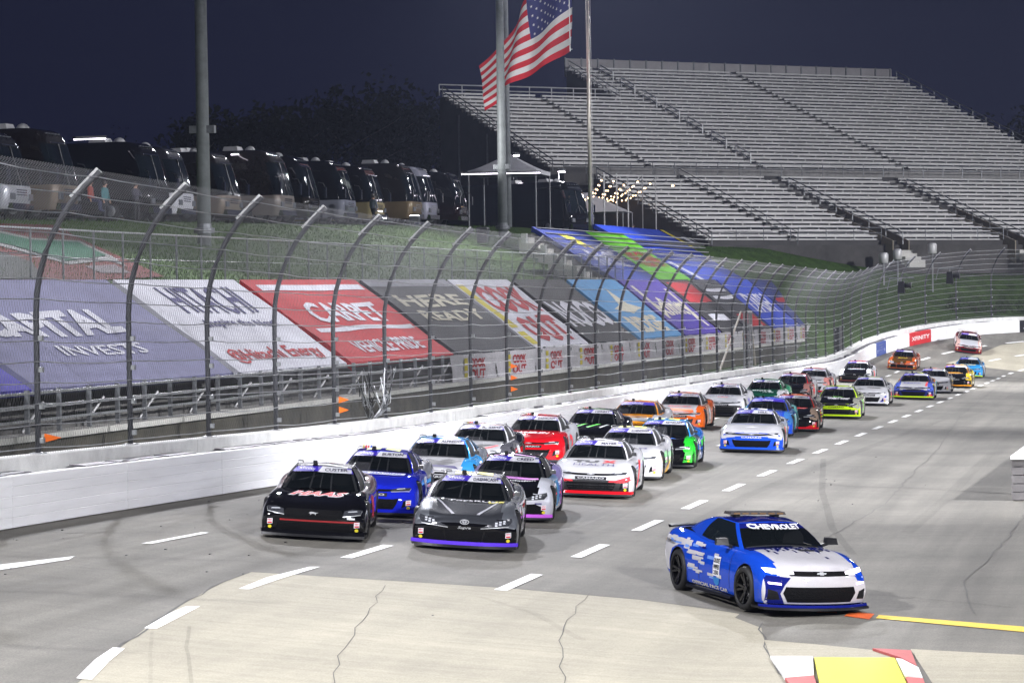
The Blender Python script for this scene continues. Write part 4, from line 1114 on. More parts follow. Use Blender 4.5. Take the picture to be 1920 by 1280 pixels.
for k, p in enumerate(tops):
    o = tag(empty('string_light', p), 'warm string of bulbs hanging from the %s mast over the deck' % ordn[k], 'string light', 'strings of warm bulbs over the deck')
    for e in (ends[k], ends[(k+2) % 7]):
        P = []; d = np.array(e)-p
        for i in range(25): t = i/24; P.append(d*t-np.array([0, 0, 3.2*t*(1-t)]))
        MB().tube(P, .012, 4).build('wire', M_BLKPLAST, o)
        mb = MB()
        for i in range(0, 25, 2):
            c = P[i]; mb.lathe([(-.08, .01), (-.06, .034), (-.02, .037), (.03, .016)], 'z', 6, (c[0], c[1], c[2]-.05))
        q = mb.build('bulbs', M_BULB, o); q['kind'] = 'stuff'
# people, built as one skinned body each
def person(loc, top, legs, skin, hair, pose, label, rz=0., h=1.75):
    P = {'pel': (0, 0, .95), 'che': (0, .0, 1.32), 'nec': (0, .01, 1.50), 'hea': (0, -.01, 1.60), 'crn': (0, 0, 1.72)}
    E_ = [('pel', 'che'), ('che', 'nec'), ('nec', 'hea'), ('hea', 'crn')]; rad = {'pel': .15, 'che': .165, 'nec': .06, 'hea': .095, 'crn': .08}
    for s in (-1, 1):
        n = 'l' if s < 0 else 'r'; st = .14 if pose == 'walk' else .02
        sit = pose == 'sit'
        P['hip'+n] = (s*.10, 0, .90); P['kne'+n] = (s*.11, -.42 if sit else -.05-s*st, .85 if sit else .48); P['ank'+n] = (s*.11, (-.44 if sit else s*st), .45 if sit else .07); P['toe'+n] = (s*.12, (-.6 if sit else s*st-.17), .42 if sit else .03)
        P['sho'+n] = (s*.19, 0, 1.42); P['elb'+n] = (s*.27, -.02, 1.14) if pose != 'fold' else (s*.26, -.12, 1.16)
        P['wri'+n] = (s*.27, -.10, .90) if pose != 'fold' else (s*.04, -.25, 1.18); P['han'+n] = (s*.265, -.13, .80) if pose != 'fold' else (-s*.06, -.26, 1.20)
        E_ += [('pel', 'hip'+n), ('hip'+n, 'kne'+n), ('kne'+n, 'ank'+n), ('ank'+n, 'toe'+n), ('che', 'sho'+n), ('sho'+n, 'elb'+n), ('elb'+n, 'wri'+n), ('wri'+n, 'han'+n)]
        rad.update({'hip'+n: .105, 'kne'+n: .07, 'ank'+n: .05, 'toe'+n: .045, 'sho'+n: .075, 'elb'+n: .05, 'wri'+n: .036, 'han'+n: .045})
    keys = list(P); me = bpy.data.meshes.new('b'); me.from_pydata([P[k] for k in keys], [(keys.index(a), keys.index(b)) for a, b in E_], [])
    t = bpy.data.objects.new('b', me); COL.objects.link(t)
    md = t.modifiers.new('s', 'SKIN'); md.use_smooth_shade = True
    for i, k in enumerate(keys): sv = me.skin_vertices[0].data[i]; sv.radius = (rad[k], rad[k]*(.8 if k in ('pel', 'che') else 1)); sv.use_root = k == 'pel'
    t.modifiers.new('u', 'SUBSURF').levels = 1
    dg = bpy.context.evaluated_depsgraph_get(); dg.update(); bm_ = bpy.data.meshes.new_from_object(t.evaluated_get(dg)); bpy.data.objects.remove(t)
    bm_.materials.clear()
    for m in (top, legs, skin, M_BLACK): bm_.materials.append(m)
    for f in bm_.polygons:
        c = f.center; f.material_index = 1 if c.z < .97 and abs(c.x) < .22 else 0
        if c.z > 1.5 or (c.z < .95 and abs(c.x) > .22): f.material_index = 2
        if c.z < .09: f.material_index = 3
    bm_.polygons.foreach_set('use_smooth', [True]*len(bm_.polygons))
    o = tag(link('person', bm_, None, loc), label, 'person', 'people on the hill and deck'); o.rotation_euler.z = rz; o.scale = (h/1.75,)*3
    hm = MB().lathe([(1.58, .085), (1.64, .105), (1.72, .105), (1.78, .07), (1.80, .02)], 'z', 10, (0, .015, 0)).build('hair', hair, o, smooth=True)
    MB().box(-.018, .018, -.125, -.09, 1.60, 1.645).build('nose', skin, o)
    return o
SK, HR = mat('skin', (.42, .25, .18), .6, var=.05), mat('dark_hair', (.03, .02, .015), .7, var=.1)
J = lambda r, g, b: mat('cloth_%d_%d_%d' % (r, g, b), srgb(r, g, b), .85, var=.12, scale=9)
def hp(px, py, X): p = on_x(px, py, X); return (X, float(p[1]), hill(X, float(p[1])))
person(hp(197, 400, -44.6), J(70, 120, 125), J(30, 32, 40), SK, HR, 'stand', 'person in a teal jacket standing beside the bronze coach', 1.4)
person(hp(255, 405, -45), J(60, 58, 70), J(24, 24, 30), SK, HR, 'fold', 'person in dark clothes in front of the all-black coach', 1.2)
person(hp(170, 402, -44.8), J(150, 70, 60), J(50, 54, 80), SK, HR, 'sit', 'person in red sitting low beside the bronze coach', 1.6)
person(hp(700, 415, -44.8), J(90, 96, 110), J(30, 30, 36), SK, HR, 'walk', 'person in grey walking by the cream-gold coach', 2.6)
def dpp(px, X): p = on_x(px, 425, X); return (X, float(p[1]), zd)
person(dpp(1235, DX-.6), J(40, 40, 46), J(20, 20, 24), SK, HR, 'fold', 'person in black with folded arms on the viewing deck', 1.7)
person(dpp(1187, DX-1.0), J(150, 155, 165), J(40, 42, 60), SK, HR, 'stand', 'person in a pale grey shirt at the deck rail', 1.4)
person(dpp(1326, DX-.4), J(190, 200, 215), J(30, 40, 70), SK, HR, 'stand', 'person in white at the right end of the deck', 1.5)
person(hp(1347, 425, DX+1.4), J(26, 26, 30), J(16, 16, 20), SK, HR, 'sit', 'person in black sitting at the corner of the black tarpaulin', 1.5)
for px, py, w, lab, m in ((1160, 411, 1.1, 'small red sign with white scrawl on the deck rail, left', J(190, 40, 45)), (1238, 405, 1.0, 'small red sign on the deck rail, right', J(190, 40, 45)), (1297, 412, 3.4, 'long low red banner on the deck rail', J(190, 60, 60))):
    p = dpt(px, py, DX+.47); o = tag(MB().box(-.01, .01, -w/2, w/2, -.30, .30).build('rail_sign', m, None, loc=(DX+.47, p[1], zd+.75)), lab, 'sign'); mb = MB()
    letter(mb, 'RACING', lambda a, b: (.014, a, b), w*.8, .25); mb.build('lettering', F_W, o)
# mesh gate panels and bins by the black coach
gt = tag(empty('yard_gate', hp(1018, 430, -37)), 'tall grey mesh gate beside the black coach', 'gate')
for yy in (-2.2, 0, 2.2): MB().tube([(0, yy, 0), (0, yy, 2.0)], .05, 6).build('gate_post', M_STEEL, gt)
for zz in (.1, 1.0, 1.95): MB().tube([(0, -2.2, zz), (0, 2.2, zz)], .035, 6).build('gate_rail', M_STEEL, gt)
mb = MB()
for k in range(40): mb.bar((0, -2.2+k*.11, .1), (0, -2.2+k*.11, 1.95), .012)
mb.build('mesh_panel', M_STEEL, gt)
for px, lab in ((905, 'dark wheeled bin left of the pole by the tent'), (1075, 'dark equipment case in front of the black coach')):
    p = hp(px, 425, -40.5); o = tag(empty('bin', p), lab, 'bin')
    MB().hexa([(-.28, -.3, .1), (.28, -.3, .1), (.28, .3, .1), (-.28, .3, .1), (-.34, -.36, .95), (.34, -.36, .95), (.34, .36, .95), (-.34, .36, .95)]).build('bin_body', M_BLKPLAST, o)
    MB().hexa([(-.37, -.39, .95), (.37, -.39, .95), (.37, .39, .95), (-.37, .39, .95), (-.3, -.32, 1.06), (.3, -.32, 1.06), (.3, .32, 1.06), (-.3, .32, 1.06)]).build('lid', M_BLKPLAST, o)

# ------------------------------------------------------------------ loudspeakers, cameras and shrubs by the far bend
for px, py, d, lab in ((1657, 484, 10, 'grey drum loudspeaker on a post, left of three by the far bank'), (1683, 477, 12, 'middle grey drum loudspeaker on a post by the far bank'), (1748, 466, 14, 'right grey drum loudspeaker on a post by the far bank')):
    p = cam_point(px, py, 236+d*.6); z0 = hill(p[0], p[1]); o = tag(empty('loudspeaker', (p[0], p[1], z0)), lab, 'loudspeaker', 'drum loudspeakers by the far bank')
    h = max(.8, p[2]-z0)
    MB().tube([(0, 0, 0), (0, 0, h)], .06, 6).build('post', M_STEEL, o)
    MB().lathe([(-.42, .28), (-.36, .36), (.3, .38), (.42, .30), (.46, .1)], 'z', 14, (0, 0, h)).build('drum', M_ALU, o, smooth=True)
for px, py, lab in ((1690, 538, 'black television camera high on the catch fence'), (1781, 520, 'small black camera arm on the fence past the bend')):
    p = cam_point(px, py, 213); o = tag(empty('fence_camera', p), lab, 'camera')
    MB().hexa([(-.25, -.4, -.45), (.25, -.4, -.45), (.25, .4, -.45), (-.25, .4, -.45), (-.2, -.3, .4), (.2, -.3, .4), (.2, .3, .4), (-.2, .3, .4)]).build('camera_body', M_BLKPLAST, o)
    MB().lathe([(.2, .16), (.55, .18), (.7, .24)], 'x', 10, (0, 0, .1)).build('lens_hood', M_BLKPLAST, o)
    MB().bar((-.9, 0, .65), (.9, 0, .65), .07).bar((0, 0, .4), (0, 0, .65), .06).bar((-.8, 0, .65), (-1.0, 0, -.2), .05).build('mount', M_DKSTEEL, o)
for px, py, lab in ((1577, 642, 'dark photographer opening behind the fence, nearer one'), (1702, 626, 'dark photographer opening behind the fence, farther one')):
    p = on_x(px, py, WALLX-FOFF-.35); o = tag(empty('photo_booth', (p[0], p[1], wz(p[1])+CWT)), lab, 'booth')
    MB().box(-.3, 0, -1.1, 1.1, -.2, 1.5).build('dark_screen', M_BLKPLAST, o); MB().bar((.03, -1.1, 1.5), (.03, 1.1, 1.5), .08).build('frame', M_DKSTEEL, o); MB().bar((.03, -1.1, -.2), (.03, -1.1, 1.5), .08).bar((.03, 1.1, -.2), (.03, 1.1, 1.5), .08).build('side_frame', M_DKSTEEL, o)
def leafy(mb, c, rx, ry, rz, n, size, rnd, fill=.55):
    c = np.array(c)
    for _ in range(n):
        d = np.array([rnd.gauss(0, 1) for _ in range(3)]); d /= np.linalg.norm(d); rr = fill+(1-fill)*rnd.random()
        lump = 1+.25*math.sin(d[0]*5+c[0])*math.sin(d[1]*6+c[1])+.18*math.sin(d[2]*9)
        p = c+d*rr*lump*np.array([rx, ry, rz]); s = size*rnd.uniform(.5, 1.3)
        a = np.array([rnd.gauss(0, 1) for _ in range(3)]); b = np.array([rnd.gauss(0, 1) for _ in range(3)]); a /= np.linalg.norm(a); b -= a*a.dot(b); b /= np.linalg.norm(b)
        mb.add([p-a*s*.5, p+b*s*.3, p+a*s*.6, p-b*s*.3], [(0, 1, 2, 3)])
M_SHRUB = mat('shrub_leaf', (.035, .055, .018), .85, var=.4, scale=2, spec=.1); M_LEAF = mat('night_leaf', (.012, .014, .008), .9, var=.5, scale=.4, spec=.05); M_BARK = mat('bark', (.05, .042, .034), .95, var=.3)
rs = random.Random(31)
for k, (px, py, w) in enumerate(((1790, 585, 1.6), (1830, 578, 2.0), (1866, 574, 2.2), (1883, 572, 1.4), (1921, 572, 1.8))):
    p = cam_point(px, py, 240+k); z0 = hill(p[0], p[1]); o = tag(empty('shrub', (p[0], p[1], z0)), '%s round dark shrub behind the wall of the far bend, from the left' % ordn[k], 'shrub', 'shrubs behind the far wall')
    mb = MB(); leafy(mb, (0, 0, .65), w*.5, w*.5, .75, 500, .16, rs); mb.build('foliage', M_SHRUB, o)
    MB().tube([(0, 0, -.1), (.05, 0, .5)], .05, 5).build('stem', M_BARK, o)
# ------------------------------------------------------------------ trees on the skyline
def tree(px, ytop, depth, w, label, n=1500, bare=False):
    top = cam_point(px, ytop, depth); z0 = max(hill(top[0], top[1]), 6)
    o = tag(empty('tree', (top[0], top[1], z0)), label, 'tree', 'dark trees on the skyline'); h = top[2]-z0; rnd = random.Random(int(px)); tr_ = MB()
    tr_.tube([(0, 0, -.5), (.1, 0, h*.35), (.2, .1, h*.75)], [h*.022, h*.016, h*.006], 7)
    for k in range(9):
        a = rnd.uniform(0, 6.28); zz = h*rnd.uniform(.25, .7); L = w*rnd.uniform(.45, .9)
        tr_.tube([(.1, 0, zz), (L*.5*math.cos(a), L*.5*math.sin(a), zz+L*.3), (L*math.cos(a), L*math.sin(a), zz+L*.55)], [h*.008, h*.005, h*.002], 5)
    tr_.build('trunk', M_BARK, o)
    mb = MB()
    for k in range(8):
        a = rnd.uniform(0, 6.28); r = w*rnd.uniform(0, .55)
        leafy(mb, (r*math.cos(a), r*math.sin(a), h*rnd.uniform(.48, .84)), w*rnd.uniform(.3, .5), w*rnd.uniform(.3, .5), h*rnd.uniform(.12, .2), n//8 if not bare else n//40, .75 if not bare else .3, rnd)
    mb.build('crown', M_LEAF, o)
TP = [(215, 215, 330, 5.5, 1), (300, 222, 330, 5, 1), (360, 205, 300, 6, 0), (425, 196, 310, 7.5, 0), (490, 188, 320, 8, 0), (560, 172, 330, 8, 0), (625, 162, 330, 8.5, 0), (690, 146, 340, 9, 0), (745, 156, 340, 8, 0), (800, 168, 345, 8, 0), (850, 170, 350, 8, 0), (895, 185, 360, 8, 0), (120, 235, 330, 6, 1), (40, 240, 320, 6, 1),
      (1760, 205, 390, 10, 0), (1815, 262, 380, 8, 0), (1850, 235, 400, 9, 0), (1895, 205, 395, 10, 0), (1940, 190, 400, 11, 0), (1700, 180, 400, 9, 0)]
for k, (px, yt, dp, w, bare) in enumerate(TP):
    side = 'behind the coaches, %s from the left' % ordn[k] if k < 12 else ('thin and nearly bare, above the %s coaches' % ('leftmost' if k == 13 else 'bronze') if k < 14 else 'right of the grandstand, %s from the left' % ordn[[5, 1, 2, 3, 4, 0][k-14]])
    tree(px, yt, dp, w, 'dark tree %s' % side, bare=bool(bare))

# ------------------------------------------------------------------ pit wall at the right edge
pw = tag(empty('pit_wall'), 'low white-topped pit wall with stacked grey blocks at its end', 'wall')
p0 = on_ground(1909, 938); pz = ground(p0[0], p0[1])
p1 = np.array([p0[0]+.55, p0[1]+34, 0.])
for k in range(5):
    MB().hexa([(p0[0]-.13, p0[1]-.12, pz+.02+k*.2), (p0[0]+.18, p0[1]-.12, pz+.02+k*.2), (p0[0]+.18, p0[1]+.22, pz+.02+k*.2), (p0[0]-.13, p0[1]+.22, pz+.02+k*.2), (p0[0]-.15, p0[1]-.14, pz+.2+k*.2), (p0[0]+.2, p0[1]-.14, pz+.2+k*.2), (p0[0]+.2, p0[1]+.24, pz+.2+k*.2), (p0[0]-.15, p0[1]+.24, pz+.2+k*.2)]).build('end_block', mat('grey_block', (.22, .21, .21), .8, var=.25, scale=3), pw)
    
for k in range(8):
    a, b = p0[:2]+(p1[:2]-p0[:2])*(k/8.+.008), p0[:2]+(p1[:2]-p0[:2])*((k+1)/8.-.0005)
    w = .22; e_ = .5 if k == 0 else 0.
    MB().hexa([(a[0]-.1, a[1], pz), (a[0]+w, a[1], pz), (b[0]+w, b[1], pz), (b[0]-.1, b[1], pz), (a[0]-.1, a[1], pz+.98), (a[0]+w, a[1], pz+.98), (b[0]+w, b[1], pz+.98), (b[0]-.1, b[1], pz+.98)]).build('wall_segment', M_WASH, pw)
    MB().hexa([(a[0]-.16, a[1]-e_, pz+.985), (a[0]+w+.1, a[1]-e_, pz+.985), (b[0]+w+.1, b[1], pz+.985), (b[0]-.16, b[1], pz+.985), (a[0]-.16, a[1]-e_, pz+1.07), (a[0]+w+.1, a[1]-e_, pz+1.07), (b[0]+w+.1, b[1], pz+1.07), (b[0]-.16, b[1], pz+1.07)]).build('wall_cap', M_WHITE, pw)
MB().box(p0[0]+.24, p0[0]+.32, p0[1]-.16, p0[1]-.06, pz, pz+1.02).build('end_post', M_WHITE, pw)
# ------------------------------------------------------------------ stock cars. local frame: front bumper at y=0 facing -y, x to the car's left, z up
def lerp_tab(T, y): return interp(T, y)
XF = [-1, -.92, -.74, -.48, -.2, .2, .48, .74, .92, 1]
def body_mesh(name, cfg):
    YS_, ZF = cfg['ys'], cfg['zf']
    nx, ny, nz = len(XF)-1, len(YS_)-1, len(ZF)-1
    def pos(i, j, k):
        xf, y, zf = XF[i], YS_[j], ZF[k]; a = abs(xf)
        top = interp(cfg['zc'], y)*(1-a**2.2)+interp(cfg['ze'], y)*a**2.2+interp(cfg['crest'], y)*math.exp(-((a-.80)/.17)**2)
        z0 = interp(cfg['zbot'], y); z = z0+(top-z0)*zf
        hw = interp(cfg['hw'], y)*interp(cfg['side'], zf)
        yy = y
        t = max(0., 1-y/1.0)
        yy += cfg['sweep']*(a**2.4)*t
        if j == 0: yy += interp(cfg['nose'], zf)
        t2 = max(0., 1-(YS_[-1]-y)/.8)
        yy -= .22*(a**2.5)*t2
        if j == ny: yy -= interp(cfg['tail'], zf)
        return (xf*hw, yy, z)
    ids, vs = {}, []
    def vid(i, j, k):
        if (i, j, k) not in ids: ids[i, j, k] = len(vs); vs.append(pos(i, j, k))
        return ids[i, j, k]
    fs = []
    for i in range(nx):
        for j in range(ny):
            fs.append((vid(i, j, nz), vid(i+1, j, nz), vid(i+1, j+1, nz), vid(i, j+1, nz)))
            fs.append((vid(i, j, 0), vid(i, j+1, 0), vid(i+1, j+1, 0), vid(i+1, j, 0)))
    for i in range(nx):
        for k in range(nz):
            fs.append((vid(i, 0, k), vid(i+1, 0, k), vid(i+1, 0, k+1), vid(i, 0, k+1)))
            fs.append((vid(i, ny, k), vid(i, ny, k+1), vid(i+1, ny, k+1), vid(i+1, ny, k)))
    for j in range(ny):
        for k in range(nz):
            fs.append((vid(0, j, k), vid(0, j, k+1), vid(0, j+1, k+1), vid(0, j+1, k)))
            fs.append((vid(nx, j, k), vid(nx, j+1, k), vid(nx, j+1, k+1), vid(nx, j, k+1)))
    me = bpy.data.meshes.new(name); me.from_pydata(vs, [], fs); fix_normals(me)
    ob = bpy.data.objects.new(name, me); COL.objects.link(ob)
    ob.modifiers.new('s', 'SUBSURF').levels = 2
    cyl = MB()
    for ya in cfg['axles']:
        for sx in (-1, 1):
            xs = sorted((sx*(cfg['hw_max']-.34), sx*(cfg['hw_max']+.3)))
            cyl.lathe([(xs[0], cfg['arch']), (xs[1], cfg['arch'])], 'x', 28, (0, ya, cfg['wr']))
    cme = cyl.mesh('c', M_BLACK); fix_normals(cme); co = bpy.data.objects.new('c', cme); COL.objects.link(co)
    b = ob.modifiers.new('b', 'BOOLEAN'); b.object = co; b.operation = 'DIFFERENCE'; b.solver = 'EXACT'
    dg = bpy.context.evaluated_depsgraph_get(); dg.update()
    out = bpy.data.meshes.new_from_object(ob.evaluated_get(dg)); out.name = name
    bpy.data.objects.remove(ob); bpy.data.objects.remove(co)
    out.polygons.foreach_set('use_smooth', [True]*len(out.polygons))
    return out
def greenhouse(cfg):
    """stack of plan outlines from belt to roof edge, then the roof cap; returns groups of faces"""
    def plan(B):
        # B: front centre y, corner (x,y), side mid (x,y), rear corner (x,y), rear centre y ; z at front centre, front corner, mid, rear corner, rear centre
        pts = []
        fc, (cx, cy), (mx, my), (rx, ry), rc = B['p']; zf, zc, zm, zr, ze = B['z']
        for k in range(9): t = k/8; pts.append((cx*t*.96, fc+(cy-fc)*t**2.2*.8, zf+(zc-zf)*t**1.6))
        for k in range(1, 4):
            t = k/3; pts.append((cx*(.96+.04*t+.01*math.sin(math.pi*t)), fc+(cy-fc)*(.8+.2*t)+.06*t, zc))
        x0, y0 = pts[-1][:2]
        for k in range(1, 13):
            t = k/12
            if t < .5: q = t/.5; x = x0+(mx-x0)*math.sin(q*math.pi/2); z = zc+(zm-zc)*q
            else: q = (t-.5)/.5; x = mx+(rx-mx)*(1-math.cos(q*math.pi/2)); z = zm+(zr-zm)*q
            y = y0+(ry-y0)*t
            pts.append((x, y, z))
        for k in range(1, 7): t = k/6; pts.append((rx*(1-t), ry+(rc-ry)*math.sin(t*math.pi/2), zr+(ze-zr)*t))
        return pts
    A, Bp = plan(cfg['belt']), plan(cfg['roof']); T = cfg['levels']; rings = []
    for t in T:
        bul = .035*math.sin(math.pi*t)
        r = []
        for (a, b) in zip(A, Bp):
            p = [a[q]+(b[q]-a[q])*t for q in range(3)]; p[0] *= 1+bul*.9; p[2] += bul*.6
            r.append(tuple(p))
        rings.append(r)
    h = len(A)
    full = [[*r, *[(-p[0], p[1], p[2]) for p in r[-2:0:-1]]] for r in rings]
    n = len(full[0]); V = [p for r in full for p in r]; G = {k: [] for k in ('pillar', 'windshield', 'side_window', 'quarter_window', 'rear_window', 'roof', 'banner')}
    w0, w1, s0, s1, q0, q1 = cfg['zones']
    for i in range(len(T)-1):
        for k in range(n):
            kk = min(k, n-1-k); f = (i*n+k, i*n+(k+1) % n, (i+1)*n+(k+1) % n, (i+1)*n+k); g = 'pillar'
            if kk < w1: g = 'banner' if i >= cfg['ban'] and i < len(T)-2 else ('windshield' if i < cfg['ban'] else 'pillar')
            elif s0 <= kk < s1 and 0 < i < len(T)-2: g = 'side_window'
            elif q0 <= kk < q1 and 0 < i < len(T)-2: g = 'quarter_window'
            elif kk >= 24 and 0 < i < len(T)-2: g = 'rear_window'
            G[g].append(f)
    # roof cap
    top = full[-1]; base = (len(T)-1)*n; cx, cy = 0, sum(p[1] for p in top)/n; zc_ = cfg['crown']; prev = base
    for q, sfac in enumerate((.9, .7, .45, .2)):
        o = len(V)
        for p in top: V.append((p[0]*sfac, cy+(p[1]-cy)*sfac, p[2]+(zc_)*(1-sfac**2)))
        for k in range(n): G['roof'].append((prev+k, prev+(k+1) % n, o+(k+1) % n, o+k))
        prev = o
    V.append((0, cy, top[0][2]+zc_)); c = len(V)-1
    for k in range(n): G['roof'].append((prev+k, prev+(k+1) % n, c))
    for w in ('side_window', 'quarter_window'):
        F = G.pop(w)
        for sd, s_ in (('l', 1), ('r', -1)): G[w+sd] = [f for f in F if V[f[0]][0]*s_ > 0]
    return V, G
def sub_mesh(name, V, F, mats, smooth=True):
    used = sorted({i for f in F for i in f}); mp = {u: k for k, u in enumerate(used)}
    me = bpy.data.meshes.new(name); me.from_pydata([V[u] for u in used], [], [tuple(mp[i] for i in f) for f in F])
    for m in mats: me.materials.append(m)
    if smooth: me.polygons.foreach_set('use_smooth', [True]*len(F))
    me.update(); fix_normals(me)
    return me
def orient_out(me, c):
    """make normals point away from c"""
    bm = bmesh.new(); bm.from_mesh(me); c = Vector(c)
    for f in bm.faces:
        if (f.calc_center_median()-c).dot(f.normal) < 0: f.normal_flip()
    bm.to_mesh(me); bm.free()

RACE = dict(ys=[0, .10, .30, .55, .92, 1.25, 1.55, 1.9, 2.4, 2.9, 3.3, 3.6, 4.0, 4.45, 4.85, 4.95], zf=[0, .25, .5, .74, .9, 1],
            zc=[(0, .60), (.1, .645), (.3, .69), (.9, .78), (1.55, .865), (2.4, .87), (3.3, .92), (4.0, .985), (4.85, 1.02), (4.95, 1.0)],
            ze=[(0, .50), (.1, .55), (.3, .63), (.9, .735), (1.55, .79), (2.4, .80), (3.3, .86), (4.0, .92), (4.95, .93)],
            crest=[(0, 0), (.3, .03), (.9, .065), (1.5, .02), (3.0, .0), (3.6, .05), (4.5, .02)], zbot=[(0, .115), (.5, .10), (4.6, .11), (4.95, .22)],
            hw=[(0, .955), (.3, .985), (.92, 1.0), (1.6, .985), (2.6, .98), (3.6, 1.0), (4.5, .975), (4.95, .93)], side=[(0, .985), (.25, 1.0), (.5, 1.0), (.74, .985), (.9, .945), (1, .89)],
            sweep=.20, nose=[(0, .02), (.25, -.01), (.5, -.015), (.74, .015), (.9, .05), (1, .10)], tail=[(0, .08), (.5, 0), (1, .03)], axles=(.93, 3.60), arch=.385, wr=.35, hw_max=1.0)
GH = dict(belt=dict(p=(1.36, (.76, 1.56), (.80, 2.9), (.70, 4.15), 4.30), z=(.86, .815, .84, .95, 1.0)), roof=dict(p=(2.20, (.53, 2.36), (.56, 2.95), (.50, 3.45), 3.52), z=(1.235, 1.205, 1.225, 1.205, 1.225)),
          levels=[0, .06, .2, .4, .6, .70, .715, .82, .92, .975, 1], zones=(0, 8, 11, 15, 16, 20), ban=6, crown=.035)

def zone_body(me, cfg):
    """slots: 0 hood 1 nose 2 side 3 tail 4 splitter edge 5 interior 6 fender 7 well"""
    me.materials.clear()
    for _ in range(8): me.materials.append(M_BLACK)
    for f in me.polygons:
        c, n = f.center, f.normal; ax = abs(c.x)
        hw = interp(cfg['hw'], c.y); idx = 2
        r0 = min(math.hypot(c.y-a, c.z-cfg['wr']) for a in cfg['axles'])
        if r0 < cfg['arch']+.004 and ax < cfg['hw_max']+.02 and (r0 < cfg['arch']-.02 or abs(n.x) < .35) and ax > .5 and c.z < .74 and n.z < .3: idx = 7
        elif n.z < -.6: idx = 7
        elif n.z > .45 and c.y < 1.62: idx = 0 if ax < .66 else 6
        elif n.z > .45 and c.y < 4.25 and ax < .74: idx = 5
        elif c.y < .34 and n.z <= .45: idx = 1
        elif c.y < 1.5: idx = 6
        elif c.y > 2.75: idx = 3
        f.material_index = idx

def project(P, bvh, mode, off=.006):
    """(a,b) in a view onto the car -> point on its skin. modes: front (x,z), top (x,y), left/right (y,z)"""
    a, b = P
    o, d = {'front': ((a, -3, b), (0, 1, 0)), 'top': ((a, b, 4), (0, 0, -1)), 'left': ((4, a, b), (-1, 0, 0)), 'right': ((-4, a, b), (1, 0, 0)), 'wind': ((a, .2, b), (0, 1, 0))}[mode]
    hit = bvh.ray_cast(Vector(o), Vector(d))
    if hit[0] is None: return None
    n = hit[1]
    if n.dot(Vector(d)) > 0: n = -n
    return tuple(hit[0]+n*off)
def decal(poly, bvh, mode, off=.006, cuts=4):
    bm = bmesh.new(); bm.faces.new([bm.verts.new((p[0], p[1], 0)) for p in poly]); xs = [p[0] for p in poly]; ys = [p[1] for p in poly]
    for ax, lo, hi in ((0, min(xs), max(xs)), (1, min(ys), max(ys))):
        m = max(2, min(26, int((hi-lo)/.05)))
        for q in range(1, m):
            co, no = [0, 0, 0], [0, 0, 0]; co[ax] = lo+(hi-lo)*q/m; no[ax] = 1
            bmesh.ops.bisect_plane(bm, geom=bm.verts[:]+bm.edges[:]+bm.faces[:], plane_co=co, plane_no=no)
    bmesh.ops.triangulate(bm, faces=[f for f in bm.faces if len(f.verts) > 4])
    bad = []
    for v in bm.verts:
        p = project((v.co.x, v.co.y), bvh, mode, off)
        if p is None: bad.append(v)
        else: v.co = p
    bmesh.ops.delete(bm, geom=bad, context='VERTS')
    vs = [tuple(v.co) for v in bm.verts]; bm.verts.index_update(); fs = [tuple(v.index for v in f.verts) for f in bm.faces]; bm.free()
    return vs, fs
def mir(poly): return [(-x, z) for x, z in poly][::-1]
def word(txt, bvh, mode, cx, cy, w, h, off=.010, bold=.02, shear=0., flipx=False, rot=0.):
    v, f = text2d(txt, bold, shear); P = []
    for a, b in v:
        a2 = (-a if flipx else a)*w; b2 = b*h
        if rot: a2, b2 = a2*math.cos(rot)-b2*math.sin(rot), a2*math.sin(rot)+b2*math.cos(rot)
        P.append(project((cx+a2, cy+b2), bvh, mode, off))
    ok = [i for i, p in enumerate(P) if p]; mp = {u: k for k, u in enumerate(ok)}
    return [P[i] for i in ok], [tuple(mp[i] for i in q) for q in f if all(i in mp for i in q)]
def bvh_of(*meshes):
    V, Fc = [], []
    for m in meshes:
        o = len(V); V += [tuple(v.co) for v in m.vertices]; Fc += [tuple(i+o for i in p.vertices) for p in m.polygons]
    return BVHTree.FromPolygons(V, Fc)

TYPES = {}
def make_type(key, **mod):
    cfg = {k: (list(v) if isinstance(v, list) else v) for k, v in RACE.items()}; cfg.update(mod)
    b = body_mesh('body', cfg); zone_body(b, cfg)
    V, G = greenhouse(GH); parts = {}
    for g, F in G.items():
        if not F: continue
        me = sub_mesh(g, V, F, [M_BLACK]); orient_out(me, (0, 2.8, .8)); parts[g] = me
    TYPES[key] = dict(cfg=cfg, body=b, gh=parts, bvh=bvh_of(b), bvhg=bvh_of(*parts.values()), dec={})
    return TYPES[key]
make_type('camaro')
make_type('supra', sweep=.30, nose=[(0, .03), (.25, .0), (.5, .0), (.74, -.02), (.9, .02), (1, .08)], crest=[(0, 0), (.3, .05), (.9, .085), (1.5, .03), (3.0, 0), (3.6, .06), (4.5, .02)])
make_type('mustang', sweep=.16, nose=[(0, .04), (.25, .01), (.5, -.01), (.74, -.02), (.9, .01), (1, .06)])
